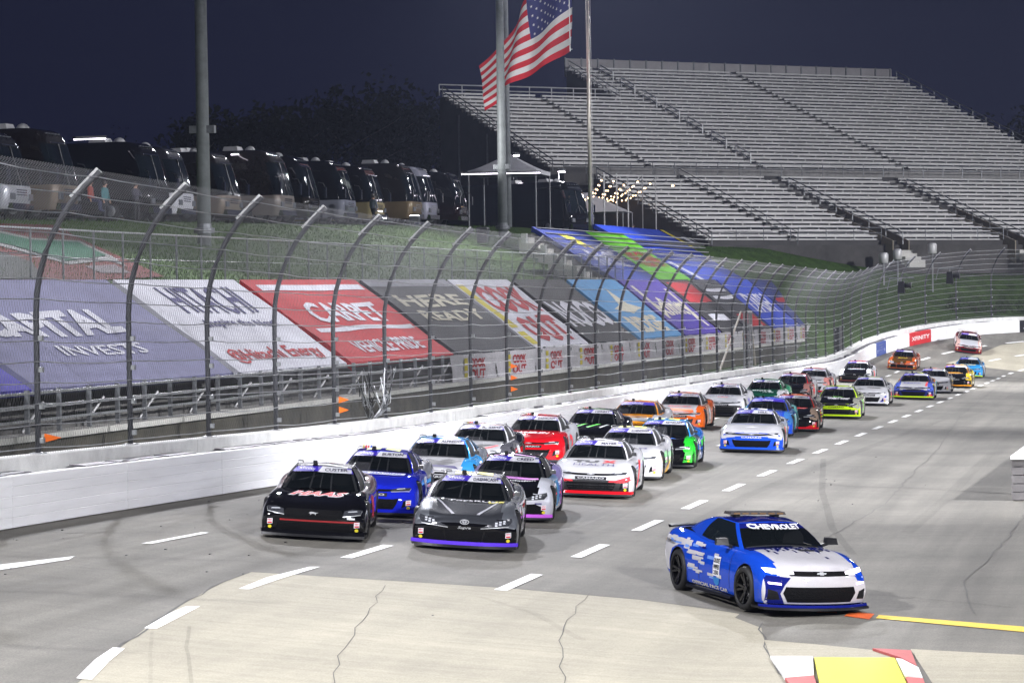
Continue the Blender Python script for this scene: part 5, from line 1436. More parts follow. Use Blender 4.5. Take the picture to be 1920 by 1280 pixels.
FRONT = {
 'camaro': dict(grille=[[(-.60, .395), (-.50, .375), (.50, .375), (.60, .395), (.56, .27), (.48, .15), (-.48, .15), (-.56, .27)]],
                slit=[[(-.60, .535), (-.3, .52), (.3, .52), (.60, .535), (.58, .575), (.3, .568), (-.3, .568), (-.58, .575)]],
                lamp=[(.44, .535), (.80, .55), (.83, .60), (.62, .60), (.46, .575)], intake=[(.66, .20), (.84, .26), (.84, .38), (.70, .34)], emblem='bow'),
 'supra': dict(grille=[[(-.30, .14), (.30, .14), (.36, .37), (-.36, .37)], [(-.80, .15), (-.33, .14), (-.39, .36), (-.62, .38), (-.80, .30)], [(.33, .14), (.80, .15), (.80, .30), (.62, .38), (.39, .36)]],
               slit=[], lamp=[(.30, .43), (.52, .45), (.80, .47), (.86, .535), (.84, .60), (.70, .575), (.50, .51)], intake=None, emblem='oval'),
 'mustang': dict(grille=[[(-.52, .40), (.52, .40), (.56, .47), (.50, .56), (-.50, .56), (-.56, .47)], [(-.70, .15), (.70, .15), (.66, .29), (-.66, .29)]],
                 slit=[], lamp=[(.54, .46), (.86, .50), (.88, .565), (.70, .58), (.56, .545)], intake=[(.74, .17), (.87, .20), (.86, .34), (.76, .32)], emblem='horse'),
}
M_GRILLE = mat('black_grille_mesh', (.004, .004, .005), .7, 0, bump=.9, bscale=55, var=.2, spec=.12)
M_LENS = mat('headlight_decal', (.05, .052, .06), .15, 0, 1., var=.3, scale=20)
M_LENSW = mat('headlight_bright', (.65, .67, .72), .25, 0, 1., var=.05)
M_TRIMW = mat('silver_trim', (.62, .63, .65), .3, .4, var=.05)
M_PURP = flat(58, 40, 168, .5); M_BANW = flat(200, 200, 206, .55); M_CABIN = mat('cabin_black', (.006, .006, .007), 1., var=.2, spec=0.); M_NAME = flat(30, 26, 60)
_tyre = MB().lathe([(-.15, .18), (-.15, .30), (-.125, .345), (-.05, .352), (.05, .352), (.125, .345), (.15, .30), (.15, .18)], 'x', 26, cap=False).mesh('tyre', M_BLACK, True)
def rim_mesh(col, inner=.19):
    mb = MB().lathe([(-.02, .03), (-.02, .20), (.05, .215), (.06, .19), (.10, .19)], 'x', 20)
    for k in range(5):
        t = 2*math.pi*k/5; c, s = math.cos(t), math.sin(t); mb.bar((.105, .04*c, .04*s), (.115, .19*c, .19*s), .055, .03)
    mb.lathe([(.08, .05), (.13, .045), (.135, .01)], 'x', 10)
    return mb.mesh('rim', col)
_rim = rim_mesh(mat('black_wheel', (.02, .02, .022), .4, .5, var=.2))
_splitter = None
def plate_from_nose(cfg, z0, z1, fwd, hwf=1.0, back=.5):
    pts = []
    for k in range(21):
        a = -1+k/10.; x = a*interp(cfg['hw'], 0)*hwf; y = cfg['sweep']*(abs(a)**2.4)-fwd; pts.append((x, y))
    pts = [(-interp(cfg['hw'], .5)*hwf, back)]+pts+[(interp(cfg['hw'], .5)*hwf, back)]
    n = len(pts); mb = MB()
    mb.add([(x, y, z0) for x, y in pts]+[(x, y+.02, z1) for x, y in pts], [tuple(range(n))[::-1], tuple(range(n, 2*n))]+[(k, (k+1) % n, n+(k+1) % n, n+k) for k in range(n)])
    return mb
INTERIOR = {}
def interior():
    if INTERIOR: return INTERIOR
    cage = MB(); r = .024
    for sx in (-1, 1):
        cage.tube([(sx*.70, 1.55, .80), (sx*.52, 2.30, 1.17), (sx*.50, 3.3, 1.18), (sx*.60, 4.0, .95)], r, 6)
        cage.tube([(sx*.52, 2.30, 1.17), (-sx*.52, 2.30, 1.17)], r, 6); cage.tube([(sx*.66, 3.0, .82), (sx*.52, 3.0, 1.19)], r, 6)
        cage.tube([(sx*.66, 3.05, .84), (-sx*.5, 3.05, 1.16)], r, 6); cage.tube([(sx*.2, 1.5, .84), (sx*.16, 2.3, 1.17)], r*.7, 6)
    cage.tube([(-.52, 3.0, 1.18), (.52, 3.0, 1.18)], r, 6); cage.tube([(0, 1.45, .87), (0, 2.28, 1.19)], .012, 5)
    INTERIOR['roll_cage'] = cage.mesh('roll_cage', mat('cage_grey', (.20, .20, .21), .5, .1, var=.1))
    seat = MB().hexa([(.14, 2.75, .80), (.62, 2.75, .80), (.62, 2.95, .80), (.14, 2.95, .80), (.20, 2.85, 1.12), (.56, 2.85, 1.12), (.56, 2.98, 1.12), (.20, 2.98, 1.12)])
    seat.box(.15, .21, 2.55, 2.9, .84, 1.06).box(.55, .61, 2.55, 2.9, .84, 1.06)
    INTERIOR['seat'] = seat.mesh('seat', mat('seat_grey', (.025, .025, .03), .7, var=.1))
    hm = MB().lathe([(.90, .05), (.94, .10), (1.01, .115), (1.08, .095), (1.11, .03)], 'z', 14, (.38, 2.60, 0))
    INTERIOR['helmet'] = hm.mesh('driver_helmet', mat('helmet_white', (.05, .05, .055), .3, 0, .5, var=.1), True)
    INTERIOR['dash'] = MB().hexa([(-.66, 1.62, .80), (.66, 1.62, .80), (.62, 1.95, .80), (-.62, 1.95, .80), (-.64, 1.75, .90), (.64, 1.75, .90), (.60, 1.95, .89), (-.60, 1.95, .89)]).mesh('dash', M_CABIN)
    INTERIOR['wheel'] = MB().lathe([(-.015, .16), (-.015, .19), (.015, .19), (.015, .16)], 'y', 14, (.38, 2.15, .95)).mesh('steering_wheel', M_BLACK)
    return INTERIOR
def dec_mesh(T, key, fn, m):
    if key not in T['dec']:
        mb = MB()
        for v, f in fn(): mb.add(v, f)
        me = mb.mesh(key, m); fix_normals(me); orient_out(me, (0, 2.4, .5)); T['dec'][key] = me
    return T['dec'][key]
def mk(T, name, pieces, m, parent):
    mb = MB()
    for v, f in pieces:
        if v: mb.add(v, f)
    if not mb.f: return None
    o = mb.build(name, m, parent); orient_out(o.data, (0, 2.4, .5)); return o
BARS = [flat(226, 190, 60), flat(200, 40, 45), flat(200, 40, 45), flat(40, 70, 190)]
def race_car(kind, px, py, yaw, label, hood, nose, side, tail, roof, pillar=None, splitter=None, name=None, purple_full=False, hoodwords=(), roofpatch=None, number=None, numcol=None,
             lampm=None, stripe=None, plate=None, fender=None, sidedec=(), hooddec=(), nosedec=(), word_front=None, bars=False, lipcol=None):
    T = TYPES[kind]; fr = FRONT[kind]; bvh, bvg = T['bvh'], T['bvhg']
    p = on_ground(px, py) if isinstance(px, (int, float)) else np.array(px)
    X, Y = float(p[0]), float(p[1])
    o = tag(empty('race_car', (X, Y, 0)), label, 'race car', 'stock cars following the pace car')
    hd = R(yaw); fwd = np.array([math.sin(hd), -math.cos(hd)]); lft = np.array([math.cos(hd), math.sin(hd)])
    # sit the four wheels on the banked surface
    g = lambda a, b: ground(X+lft[0]*a-fwd[0]*b, Y+lft[1]*a-fwd[1]*b)
    zf_, zr_, zl_, zrr = (g(.8, .93)+g(-.8, .93))/2, (g(.8, 3.6)+g(-.8, 3.6))/2, (g(.8, .93)+g(.8, 3.6))/2, (g(-.8, .93)+g(-.8, 3.6))/2
    pit = math.atan2(zr_-zf_, 2.67); rol = math.atan2(zl_-zrr, 1.6)
    o.location = (X, Y, zf_-.93*math.tan(pit)+.012); o.rotation_mode = 'XYZ'
    o.rotation_euler = (pit, -rol, hd)
    pillar = pillar or roof; fender = fender or side
    b = link('body', T['body'], o)
    for k, m in enumerate((hood, nose, side, tail, nose, M_CABIN, fender, M_CABIN)):
        b.material_slots[k].link = 'OBJECT'; b.material_slots[k].material = m
    gh = T['gh']
    slot(link('roof', gh['roof'], o), roof); slot(link('roof_pillars', gh['pillar'], o), pillar)
    slot(link('windshield', gh['windshield'], o), M_GLASS); slot(link('rear_window', gh['rear_window'], o), M_GLASS)
    for sd in 'lr': slot(link('side_window', gh['side_window'+sd], o), M_DKNET); slot(link('quarter_window', gh['quarter_window'+sd], o), M_GLASS)
    bn = slot(link('windshield_banner', gh['banner'], o), M_PURP)
    if not purple_full:
        mk(T, 'name_strip', [decal([(-.09, 1.130), (.545, 1.118), (.52, 1.208), (-.02, 1.226)], bvg, 'wind', .004)], M_BANW, bn)
        if name: mk(T, 'lettering', [word(name, bvg, 'wind', .25, 1.168, min(.46, .072*len(name)), .050, .009, bold=.03)], M_NAME, bn)
        mk(T, 'series_word', [word('xfinity', bvg, 'wind', -.30, 1.172, .32, .056, .008, bold=-.002)], F_W, bn)
    else: mk(T, 'series_word', [word('xfinity', bvg, 'wind', 0, 1.172, .40, .066, .008, bold=.012)], F_W, bn)
    I = interior()
    for k, me in I.items(): link({'wheel': 'steering_wheel', 'helmet': 'driver_helmet'}.get(k, k), me, o)
    # nose furniture
    for k, poly in enumerate(fr['grille']): link('grille', dec_mesh(T, 'grille%d' % k, lambda: [decal(poly, bvh, 'front', .004)], M_GRILLE), o)
    for k, poly in enumerate(fr['slit']): link('upper_grille', dec_mesh(T, 'slit%d' % k, lambda: [decal(poly, bvh, 'front', .004)], M_GRILLE), o)
    for sd, poly in ((1, fr['lamp']), (-1, mir(fr['lamp']))):
        h = slot(link('headlight', dec_mesh(T, 'lamp%d' % sd, lambda: [decal(poly, bvh, 'front', .006)], M_LENS), o), M_LENS)
        cx = sum(q[0] for q in poly)/len(poly); cz = sum(q[1] for q in poly)/len(poly)
        if kind == 'supra': link('led_cells', dec_mesh(T, 'cells%d' % sd, lambda: [decal([(cx+dx-.022, cz+dz-.014+sd*dx*.25), (cx+dx+.022, cz+dz-.014+sd*dx*.25), (cx+dx+.022, cz+dz+.014+sd*dx*.25), (cx+dx-.022, cz+dz+.014+sd*dx*.25)], bvh, 'front', .010) for dx in (-.07, 0, .07) for dz in (-.018, .02)], M_LENSW), h)
        else: link('lamp_glint', dec_mesh(T, 'glint%d' % sd, lambda: [decal([(cx-.09, cz-.004), (cx+.09, cz+.008), (cx+.07, cz+.022), (cx-.07, cz+.012)], bvh, 'front', .010)], M_LENSW), h)
        link('lamp_edge', dec_mesh(T, 'edge%d' % sd, lambda: [decal([(q[0], q[1]-.008) for q in (poly[:3] if sd > 0 else poly[-3:])]+[(q[0], q[1]-.022) for q in (poly[:3] if sd > 0 else poly[-3:])][::-1], bvh, 'front', .006)], M_TRIMW), h)
        if fr['intake']:
            ip = fr['intake'] if sd > 0 else mir(fr['intake']); link('brake_duct', dec_mesh(T, 'duct%d' % sd, lambda: [decal(ip, bvh, 'front', .004)], M_GRILLE), o)
    if fr['emblem'] == 'bow': e = lambda: [decal([(-.09, .541), (.075, .541), (.09, .554), (-.075, .554)], bvh, 'front', .010), decal([(-.03, .533), (.03, .533), (.03, .562), (-.03, .562)], bvh, 'front', .011)]
    elif fr['emblem'] == 'oval':
        def e():
            out = []
            for (cx, cz, a_, b_, w_) in ((0, .52, .085, .042, .012), (0, .525, .05, .022, .010), (0, .515, .022, .036, .009)):
                for k in range(18):
                    t0, t1 = 2*math.pi*k/18, 2*math.pi*(k+1)/18
                    out.append(decal([(cx+a_*math.cos(t0), cz+b_*math.sin(t0)), (cx+a_*math.cos(t1), cz+b_*math.sin(t1)), (cx+(a_-w_)*math.cos(t1), cz+(b_-w_)*math.sin(t1)), (cx+(a_-w_)*math.cos(t0), cz+(b_-w_)*math.sin(t0))], bvh, 'front', .012))
            return out
    else: e = lambda: [decal([(-.09, .49), (-.05, .515), (.0, .512), (.06, .50), (.10, .505), (.05, .488), (.04, .455), (.02, .485), (-.03, .485), (-.06, .455), (-.055, .488)], bvh, 'front', .012)]
    link('emblem', dec_mesh(T, 'emblem', e, M_TRIMW), o)
    if kind == 'camaro':
        pl = link('name_plate', dec_mesh(T, 'nplate', lambda: [decal([(-.36, .425), (.36, .425), (.37, .495), (-.37, .495)], bvh, 'front', .005)], M_BLKPLAST), o)
        if word_front is None: slot(link('plate_lettering', dec_mesh(T, 'plw', lambda: [word('CAMARO', bvh, 'front', 0, .46, .62, .045, .010, bold=.03)], M_TRIMW), o), plate or M_TRIMW); slot(pl, nose if plate else M_BLKPLAST)
    if kind == 'supra': link('plate_lettering', dec_mesh(T, 'sup', lambda: [word('Supra', bvh, 'front', 0, .415, .24, .06, .012, shear=.3)], M_TRIMW), o)
    for sx, c in ((1, .80), (-1, -.80)):
        st = link('sponsor_sticker', dec_mesh(T, 'st%d' % sx, lambda: [decal([(c-.05, .25), (c+.05, .26), (c+.05, .36), (c-.05, .35)], bvh, 'front', .009)], F_W), o)
        link('sticker_print', dec_mesh(T, 'sp%d' % sx, lambda: [decal([(c-.04, .265), (c+.04, .27), (c+.04, .295), (c-.04, .29)], bvh, 'front', .013), word('GENT', bvh, 'front', c, .328, .08, .026, .013)], F_RED), st)
        link('round_sticker', dec_mesh(T, 'rd%d' % sx, lambda: [decal([(c+.035*math.cos(t), .205+.03*math.sin(t)) for t in [math.pi*q/6 for q in range(12)]], bvh, 'front', .010)], F_YEL), o)
    # splitter and skirts
    spl = shared('spl_'+kind, lambda: plate_from_nose(T['cfg'], .055, .10, .06, 1.0).mesh('splitter', M_BLKPLAST)); slot(link('splitter', spl, o), M_BLKPLAST)
    lip = shared('lip_'+kind, lambda: plate_from_nose(T['cfg'], .101, .165, .035, 1.0, .30).mesh('bumper_lip', M_BLKPLAST)); slot(link('bumper_lip', lip, o), splitter or nose)
    link('spoiler', shared('spoil', lambda: MB().hexa([(-.76, 4.84, .98), (.76, 4.84, .98), (.76, 4.85, .98), (-.76, 4.85, .98), (-.74, 4.90, 1.18), (.74, 4.90, 1.18), (.74, 4.91, 1.18), (-.74, 4.91, 1.18)]).mesh('spoiler', mat('clear_spoiler', (.2, .2, .22), .1, alpha=.07, var=.02, spec=.2))), o)
    if bars:
        for k in range(4): link('spoiler_bar', shared('sbar%d' % k, lambda: MB().hexa([(-.70+k*.055, 4.872, 1.07), (-.66+k*.055, 4.872, 1.07), (-.66+k*.055, 4.876, 1.07), (-.70+k*.055, 4.876, 1.07), (-.69+k*.055, 4.902, 1.20), (-.65+k*.055, 4.902, 1.20), (-.65+k*.055, 4.906, 1.20), (-.69+k*.055, 4.906, 1.20)]).mesh('spoiler_bar', BARS[k])), o)
    link('roof_camera', shared('rcam', lambda: MB().hexa([(-.22, 2.26, 1.25), (-.13, 2.26, 1.25), (-.13, 2.42, 1.25), (-.22, 2.42, 1.25), (-.21, 2.28, 1.325), (-.14, 2.28, 1.325), (-.14, 2.40, 1.315), (-.21, 2.40, 1.315)]).mesh('roof_camera', M_BLKPLAST)), o)
    for sx in (-1, 1): link('roof_rail', shared('rr%d' % sx, lambda: MB().tube([(sx*.53, 2.36, 1.235), (sx*.56, 2.7, 1.262), (sx*.55, 3.1, 1.262), (sx*.50, 3.5, 1.232), (sx*.50, 3.9, 1.12)], .012, 5).mesh('roof_rail', M_BLKPLAST)), o)
    for sx in (-1, 1):
        for ya in (.93, 3.6):
            t = link('tyre', _tyre, o, (sx*.84, ya, .352)); rr = link('rim', _rim, t); rr.scale = (sx, 1, 1)
    mr = link('mirror', shared('mirr', lambda: MB().hexa([(.80, 1.98, .90), (.92, 2.0, .90), (.92, 2.1, .90), (.80, 2.1, .90), (.81, 2.0, .98), (.91, 2.02, .98), (.91, 2.1, .98), (.81, 2.1, .98)]).mesh('mirror', M_BLKPLAST)), o)
    # the livery
    for poly, m in hooddec: mk(T, 'hood_print', [decal(poly, bvh, 'top', .005)], m, o)
    for poly, m in nosedec: mk(T, 'nose_print', [decal(poly, bvh, 'front', .0035)], m, o)
    for k, (txt, cx, cy, w, h, m, kw) in enumerate(hoodwords): mk(T, 'hood_lettering', [word(txt, bvh, 'top', cx, cy, w, h, .010+.005*k, **kw)], m, o)
    if roofpatch: mk(T, 'roof_number', [decal([(-.36, 2.42), (-.05, 2.42), (-.05, 2.85), (-.36, 2.85)], bvg, 'top', .006), decal([(.06, 2.42), (.36, 2.42), (.36, 2.85), (.06, 2.85)], bvg, 'top', .006)], roofpatch, o)
    if stripe: mk(T, 'roof_stripe', [decal([(-.46, 2.30), (.46, 2.30), (.44, 2.44), (-.44, 2.44)], bvg, 'top', .005)], stripe, o)
    if number:
        for md, fx in (('left', True), ('right', False)): mk(T, 'door_number', [word(number, bvh, md, 2.25, .50, .62, .46, .010, bold=.05, flipx=not fx)], numcol or F_W, o)
    for poly, m in sidedec: mk(T, 'side_print', [decal(poly, bvh, 'left', .005)], m, o); mk(T, 'side_print', [decal(poly, bvh, 'right', .005)], m, o)
    # net strips of the window opening, decals on the quarter glass
    mk(T, 'window_strip', [decal([(2.62, .90), (2.70, .90), (2.86, 1.16), (2.78, 1.17)], bvg, 'left', .008)], F_W, o)
    return o
M_DKNET = mat('window_net', (.02, .02, .022), .8, bump=.5, bscale=40, var=.2)
F_W, F_RED, F_CHAR, F_BLK, F_YEL, F_INK, F_CREAM, F_LIME, F_PUR = flat(228, 228, 234), flat(222, 28, 44), flat(62, 62, 68), flat(20, 20, 23), flat(228, 214, 50), flat(60, 54, 110), flat(214, 208, 186), flat(110, 210, 50), flat(66, 46, 150)
# ------------------------------------------------------------------ the field of stock cars
W = P_(206, 206, 210); BK = P_(14, 14, 17); RD = P_(205, 22, 34); BL = P_(26, 40, 190); SKY_ = P_(58, 158, 226); GRN = P_(40, 200, 50); LIME = P_(190, 225, 30); OR = P_(240, 105, 24); AM = P_(236, 152, 32)
GY = P_(66, 68, 73, .5); DGY = P_(58, 58, 64, .5); PU = P_(92, 60, 205); MAG = P_(186, 92, 206); FGRN = P_(12, 140, 74); DKG = P_(14, 80, 58); SIL = P_(198, 200, 206, .3); RBL = P_(34, 84, 210); NV = P_(32, 38, 110); RUST = P_(150, 70, 24); MAR = P_(120, 26, 32)
GDL = P_(214, 172, 74)
race_car('mustang', 585, 1013, 12, 'black stock car with red and white lettering on its hood, leading on the wall side', BK, BK, P_(96, 88, 92, .4), P_(120, 90, 92, .3), DGY, BK, BK, 'CUSTER', fender=BK,
         hoodwords=[('HAAS', .02, .93, 1.12, .44, F_W, dict(bold=.08, shear=.5)), ('HAAS', .02, .935, 1.06, .38, F_RED, dict(bold=.04, shear=.5))], stripe=F_W, nosedec=[([(-.62, .335), (.84, .335), (.84, .365), (-.62, .365)], flat(150, 30, 34)), ([(.62, .40), (.76, .40), (.76, .43), (.62, .43)], F_W)], number='00', numcol=F_RED)
race_car('supra', 868, 1033, 10, 'dark metallic grey stock car with violet lip, leading on the infield side', GY, BK, P_(120, 124, 130, .6), P_(100, 104, 110, .6), P_(112, 114, 120, .4), P_(60, 62, 66, .5), PU, 'DASH4CASH',
         hoodwords=[('ToysRUs', .05, 1.20, .9, .16, F_W, {}), ('US', .52, 1.12, .30, .18, F_YEL, dict(bold=.03))], roofpatch=F_YEL, number='19', numcol=F_W,
         hooddec=[([(-.62, 1.25), (-.58, 1.25), (-.20, .18), (-.26, .18)], flat(190, 190, 198, .3)), ([(.58, 1.25), (.62, 1.25), (.26, .18), (.20, .18)], flat(190, 190, 198, .3))])
race_car('camaro', 690, 969, 9, 'deep blue stock car with yellow roof number and white hood lettering', BL, BL, BL, P_(150, 152, 158, .4), BL, BL, P_(20, 30, 160), 'BURTON', bars=True, hooddec=[([(-.55, 1.15), (.60, 1.08), (.62, 1.30), (-.55, 1.42)], F_W)],
         hoodwords=[('DEX IMAGING', .03, 1.23, 1.0, .15, flat(40, 70, 190), dict(bold=.03))], roofpatch=F_LIME if False else flat(216, 226, 40), number='27')
race_car('supra', 944, 978, 8, 'black-hooded stock car with pink flash, pale nose and mauve lip', BK, P_(196, 196, 206), P_(150, 190, 232), P_(172, 160, 222), BK, BK, MAG, 'CREED', hooddec=[([(-.50, 1.22), (.62, 1.05), (.60, 1.28), (-.45, 1.45)], flat(206, 110, 214))],
         hoodwords=[('Foundation', .12, .95, .90, .13, F_W, dict(bold=.03))], stripe=flat(206, 110, 214), number='18', numcol=flat(60, 120, 220), sidedec=[([(1.6, .25), (2.1, .25), (2.5, .75), (2.0, .75)], flat(90, 180, 230)), ([(3.0, .2), (3.3, .2), (3.5, .7), (3.2, .7)], flat(190, 110, 210))], fender=P_(214, 216, 224), nosedec=[([(.62, .37), (.76, .37), (.76, .40), (.62, .40)], F_INK)])
race_car('camaro', 806, 932, 8, 'light blue stock car with white and charcoal streaked hood', W, BK, SKY_, P_(120, 124, 132, .3), SKY_, SKY_, BK, 'ALFREDO', hooddec=[([(-.62, .5), (.2, .4), (.62, .9), (.3, 1.2), (.1, .9), (-.2, 1.1), (-.3, .8)], F_CHAR), ([(-.6, .25), (.6, .25), (.5, .42), (-.4, .5)], F_INK)], stripe=F_W, number='5')
race_car('camaro', 886, 893, 7, 'white stock car with maroon roof stripe and black sweeps, beside the light blue one', W, W, P_(90, 90, 96), BK, W, W, BK, 'R. SIEG', bars=True, stripe=flat(150, 40, 60), hooddec=[([(-.5, .35), (-.1, .35), (.5, .9), (.1, .9)], F_BLK), ([(.1, .3), (.25, .3), (.6, .75), (.5, .8)], F_RED)], number='39', numcol=F_W)
race_car('camaro', 990, 868, 5, 'red-nosed stock car with white sides and a big red number 2', RD, RD, W, W, RD, W, RD, 'DASH4CASH', bars=True, hoodwords=[('WHELEN', .0, 1.05, .95, .26, F_W, dict(bold=.05, shear=.3))], number='2', numcol=F_RED, fender=RD)
race_car('camaro', 1106, 934, 6, 'white stock car with red lip and big hood lettering behind the mauve-lipped car', W, W, W, P_(206, 206, 210), DGY, W, RD, 'MAYER', hoodwords=[('TU', -.20, .98, .62, .26, F_CHAR, dict(bold=.06)), ('X', .36, .98, .34, .30, F_RED, dict(bold=.06)), ('HEALTH', .02, .58, .95, .22, F_INK, dict(bold=-.004))],
         stripe=F_W, nosedec=[([(-.95, .14), (.95, .14), (.95, .40), (.58, .42), (-.58, .42), (-.95, .40)], F_BLK), ([(-.93, .52), (-.58, .42), (-.46, .42), (-.40, .38), (-.75, .36), (-.95, .42)], F_RED), ([(.40, .38), (.46, .42), (.58, .42), (.93, .52), (.95, .42), (.75, .36)], F_RED)], number='1', numcol=F_CHAR, sidedec=[([(1.2, .2), (1.5, .2), (3.0, .75), (2.7, .78)], F_RED)])
race_car('mustang', 1098, 850, 4, 'black stock car with green claw marks on the hood', BK, BK, BK, BK, BK, BK, BK, 'HERBST', bars=True, hooddec=[([(-.45, .75), (-.36, .75), (-.1, 1.3), (-.22, 1.3)], flat(80, 210, 60)), ([(-.1, .7), (.0, .7), (.3, 1.3), (.18, 1.3)], flat(80, 210, 60)), ([(.3, .7), (.36, .7), (.58, 1.2), (.48, 1.2)], F_W), ([(-.6, .9), (-.52, .9), (-.36, 1.3), (-.46, 1.3)], F_W)], stripe=flat(60, 120, 50), number='98', numcol=F_LIME)
race_car('camaro', 1167, 900, 5, 'white stock car with lime roof number and gold side flashes', W, W, W, W, W, W, W, 'ALLMENDINGER', roofpatch=flat(206, 222, 50), hoodwords=[('inn', .25, .85, .6, .2, F_INK, dict(bold=.02))], number='16', numcol=F_CHAR, sidedec=[([(.55, .12), (.62, .12), (.62, .6), (.55, .6)], flat(206, 160, 70)), ([(1.35, .12), (2.4, .12), (3.0, .4), (1.4, .2)], flat(206, 160, 70))])
race_car('camaro', 1180, 828, 3, 'amber and black stock car with a full violet windshield strip', AM, BK, W, W, AM, AM, BK, None, purple_full=True, hooddec=[([(-.62, .2), (.62, .2), (.62, .75), (-.62, .75)], F_BLK)], hoodwords=[('MENARDS', .05, .92, .8, .18, F_BLK, dict(bold=.04))], number='7')
race_car('camaro', 1235, 878, 5, 'black and bright blue stock car with green front corners', BK, BK, P_(70, 84, 96), P_(34, 110, 200), SKY_, SKY_, BK, 'RETZLAFF', roofpatch=flat(220, 226, 40), hooddec=[([(-.4, .9), (.4, .9), (.3, 1.0), (-.3, 1.0)], flat(40, 110, 210))], nosedec=[([(.64, .13), (.95, .13), (.95, .62), (.74, .62), (.70, .36)], flat(60, 215, 60)), ([(-.95, .13), (-.64, .13), (-.70, .36), (-.74, .62), (-.95, .62)], flat(60, 215, 60))], number='31', fender=GRN, sidedec=[([(2.9, .5), (4.4, .6), (4.4, .75), (2.9, .66)], flat(60, 215, 60))])
race_car('camaro', 1268, 805, 3, 'orange and white stock car with red cursive on the hood', W, OR, P_(236, 190, 160), OR, OR, W, OR, 'JEFFREY', hoodwords=[('Sunrise', .0, 1.0, .85, .24, F_RED, dict(shear=.3))], hooddec=[([(-.6, .16), (.6, .16), (.5, .55), (-.6, .62)], flat(240, 105, 24))], number='0', numcol=F_W, fender=OR)
race_car('camaro', 1408, 849, 5, 'white-hooded royal blue stock car alone on the lane line', W, RBL, W, P_(200, 210, 230), RBL, W, RBL, 'HILL', hooddec=[([(-.25, .66), (.25, .66), (.0, .80)], flat(206, 208, 216)), ([(-.7, 1.22), (.7, 1.22), (.7, 1.27), (-.7, 1.27)], flat(60, 90, 180))], roofpatch=F_W, number='21', numcol=F_RED, plate=F_W, fender=W)
race_car('camaro', 1348, 781, 2, 'silver-white stock car with black front and purple script hood', SIL, W, W, W, W, W, BK, 'KINGS', hoodwords=[('KINGS', .0, 1.05, .95, .24, F_INK, {}), ('TIRE', .05, .72, .45, .14, F_RED, {})], nosedec=[([(-.95, .13), (.95, .13), (.95, .45), (-.95, .45)], F_BLK)], stripe=flat(180, 60, 80), number='26', numcol=F_PUR)
race_car('camaro', 1432, 818, 4, 'medium blue stock car with teal sides half hidden behind the white-hooded one', RBL, RBL, P_(70, 130, 200), P_(120, 200, 200), RBL, RBL, RBL, None, purple_full=True, roofpatch=None, stripe=flat(90, 120, 220), number='19', sidedec=[([(1.4, .2), (2.0, .2), (2.6, .7), (1.5, .7)], flat(110, 200, 196)), ([(3.9, .2), (4.6, .2), (4.6, .5), (4.1, .6)], flat(120, 210, 200))])
race_car('camaro', 1426, 768, 2, 'green stock car with white hood lettering', DKG, DKG, W, P_(60, 160, 110), FGRN, FGRN, DKG, 'GRALA', hoodwords=[('elora', -.05, 1.0, .85, .26, F_W, dict(bold=.04)), ('FUEL', .25, .6, .5, .14, F_W, dict(shear=.4))], number='43')
race_car('camaro', 1483, 809, 4, 'black stock car with orange roof and red lower corners', BK, BK, P_(150, 130, 112), P_(120, 110, 104), OR, P_(210, 60, 30), RD, 'CLEMENTS', hooddec=[([(-.4, 1.02), (.4, 1.0), (.55, 1.2), (-.2, 1.25)], flat(210, 40, 40))], nosedec=[([(.45, .13), (.95, .13), (.95, .38), (.70, .24)], F_RED), ([(-.95, .13), (-.45, .13), (-.70, .24), (-.95, .38)], F_RED)], number='51', numcol=F_RED, stripe=flat(250, 120, 40))
race_car('mustang', 1478, 752, 1, 'black stock car with red roof beside the wall, ahead of a red and white one', BK, BK, P_(170, 120, 110), W, RD, RD, BK, 'LAWSON', number='44', numcol=F_RED)
race_car('camaro', 1518, 738, 1, 'red and white stock car next to the wall behind the black red-roofed one', W, W, P_(226, 150, 140), W, RD, W, RD, 'SMITH', stripe=F_RED, number='15', numcol=F_RED, hooddec=[([(.1, .3), (.5, .3), (.6, .5), (.2, .5)], F_BLK)])
race_car('camaro', 1567, 785, 3, 'black stock car outlined in fluorescent lime', BK, LIME, P_(150, 150, 140), P_(170, 175, 150), LIME, LIME, LIME, 'WILLIAMS', hoodwords=[('ON THE', -.2, 1.20, .7, .12, F_W, dict(bold=.03)), ('EVERY RIDE', .05, .95, .9, .14, F_W, dict(bold=.05)), ('EVERY TIME', .05, .74, .8, .14, F_W, dict(bold=.05)), ('BIG', .0, 1.2, .4, .12, F_LIME, dict(bold=.04))], nosedec=[([(-.9, .155), (.9, .155), (.9, .36), (-.9, .36)], F_BLK), ([(-.95, .52), (.95, .52), (.95, .62), (-.95, .62)], F_BLK)], plate=F_BLK, number='13', numcol=F_LIME)
race_car('camaro', 1625, 760, 2, 'white stock car with blue and red corner flashes and lime roof edge', W, W, W, W, W, W, W, None, hooddec=[([(-.1, .9), (.6, .7), (.5, 1.0), (0, 1.05)], F_BLK), ([(-.6, .45), (-.1, .5), (-.3, .7)], F_BLK)], nosedec=[([(.55, .13), (.70, .13), (.90, .42), (.85, .46)], flat(60, 60, 170))], stripe=flat(200, 220, 60), number='14', numcol=F_RED)
race_car('mustang', 1602, 718, 1, 'black stock car with red roof and white hood word at the wall', BK, BK, W, W, RD, BK, P_(120, 60, 60), 'RYAN', hoodwords=[('AMERICAN', .0, 1.05, 1.0, .2, F_W, dict(bold=.04))], stripe=F_RED, number='38', numcol=F_RED)
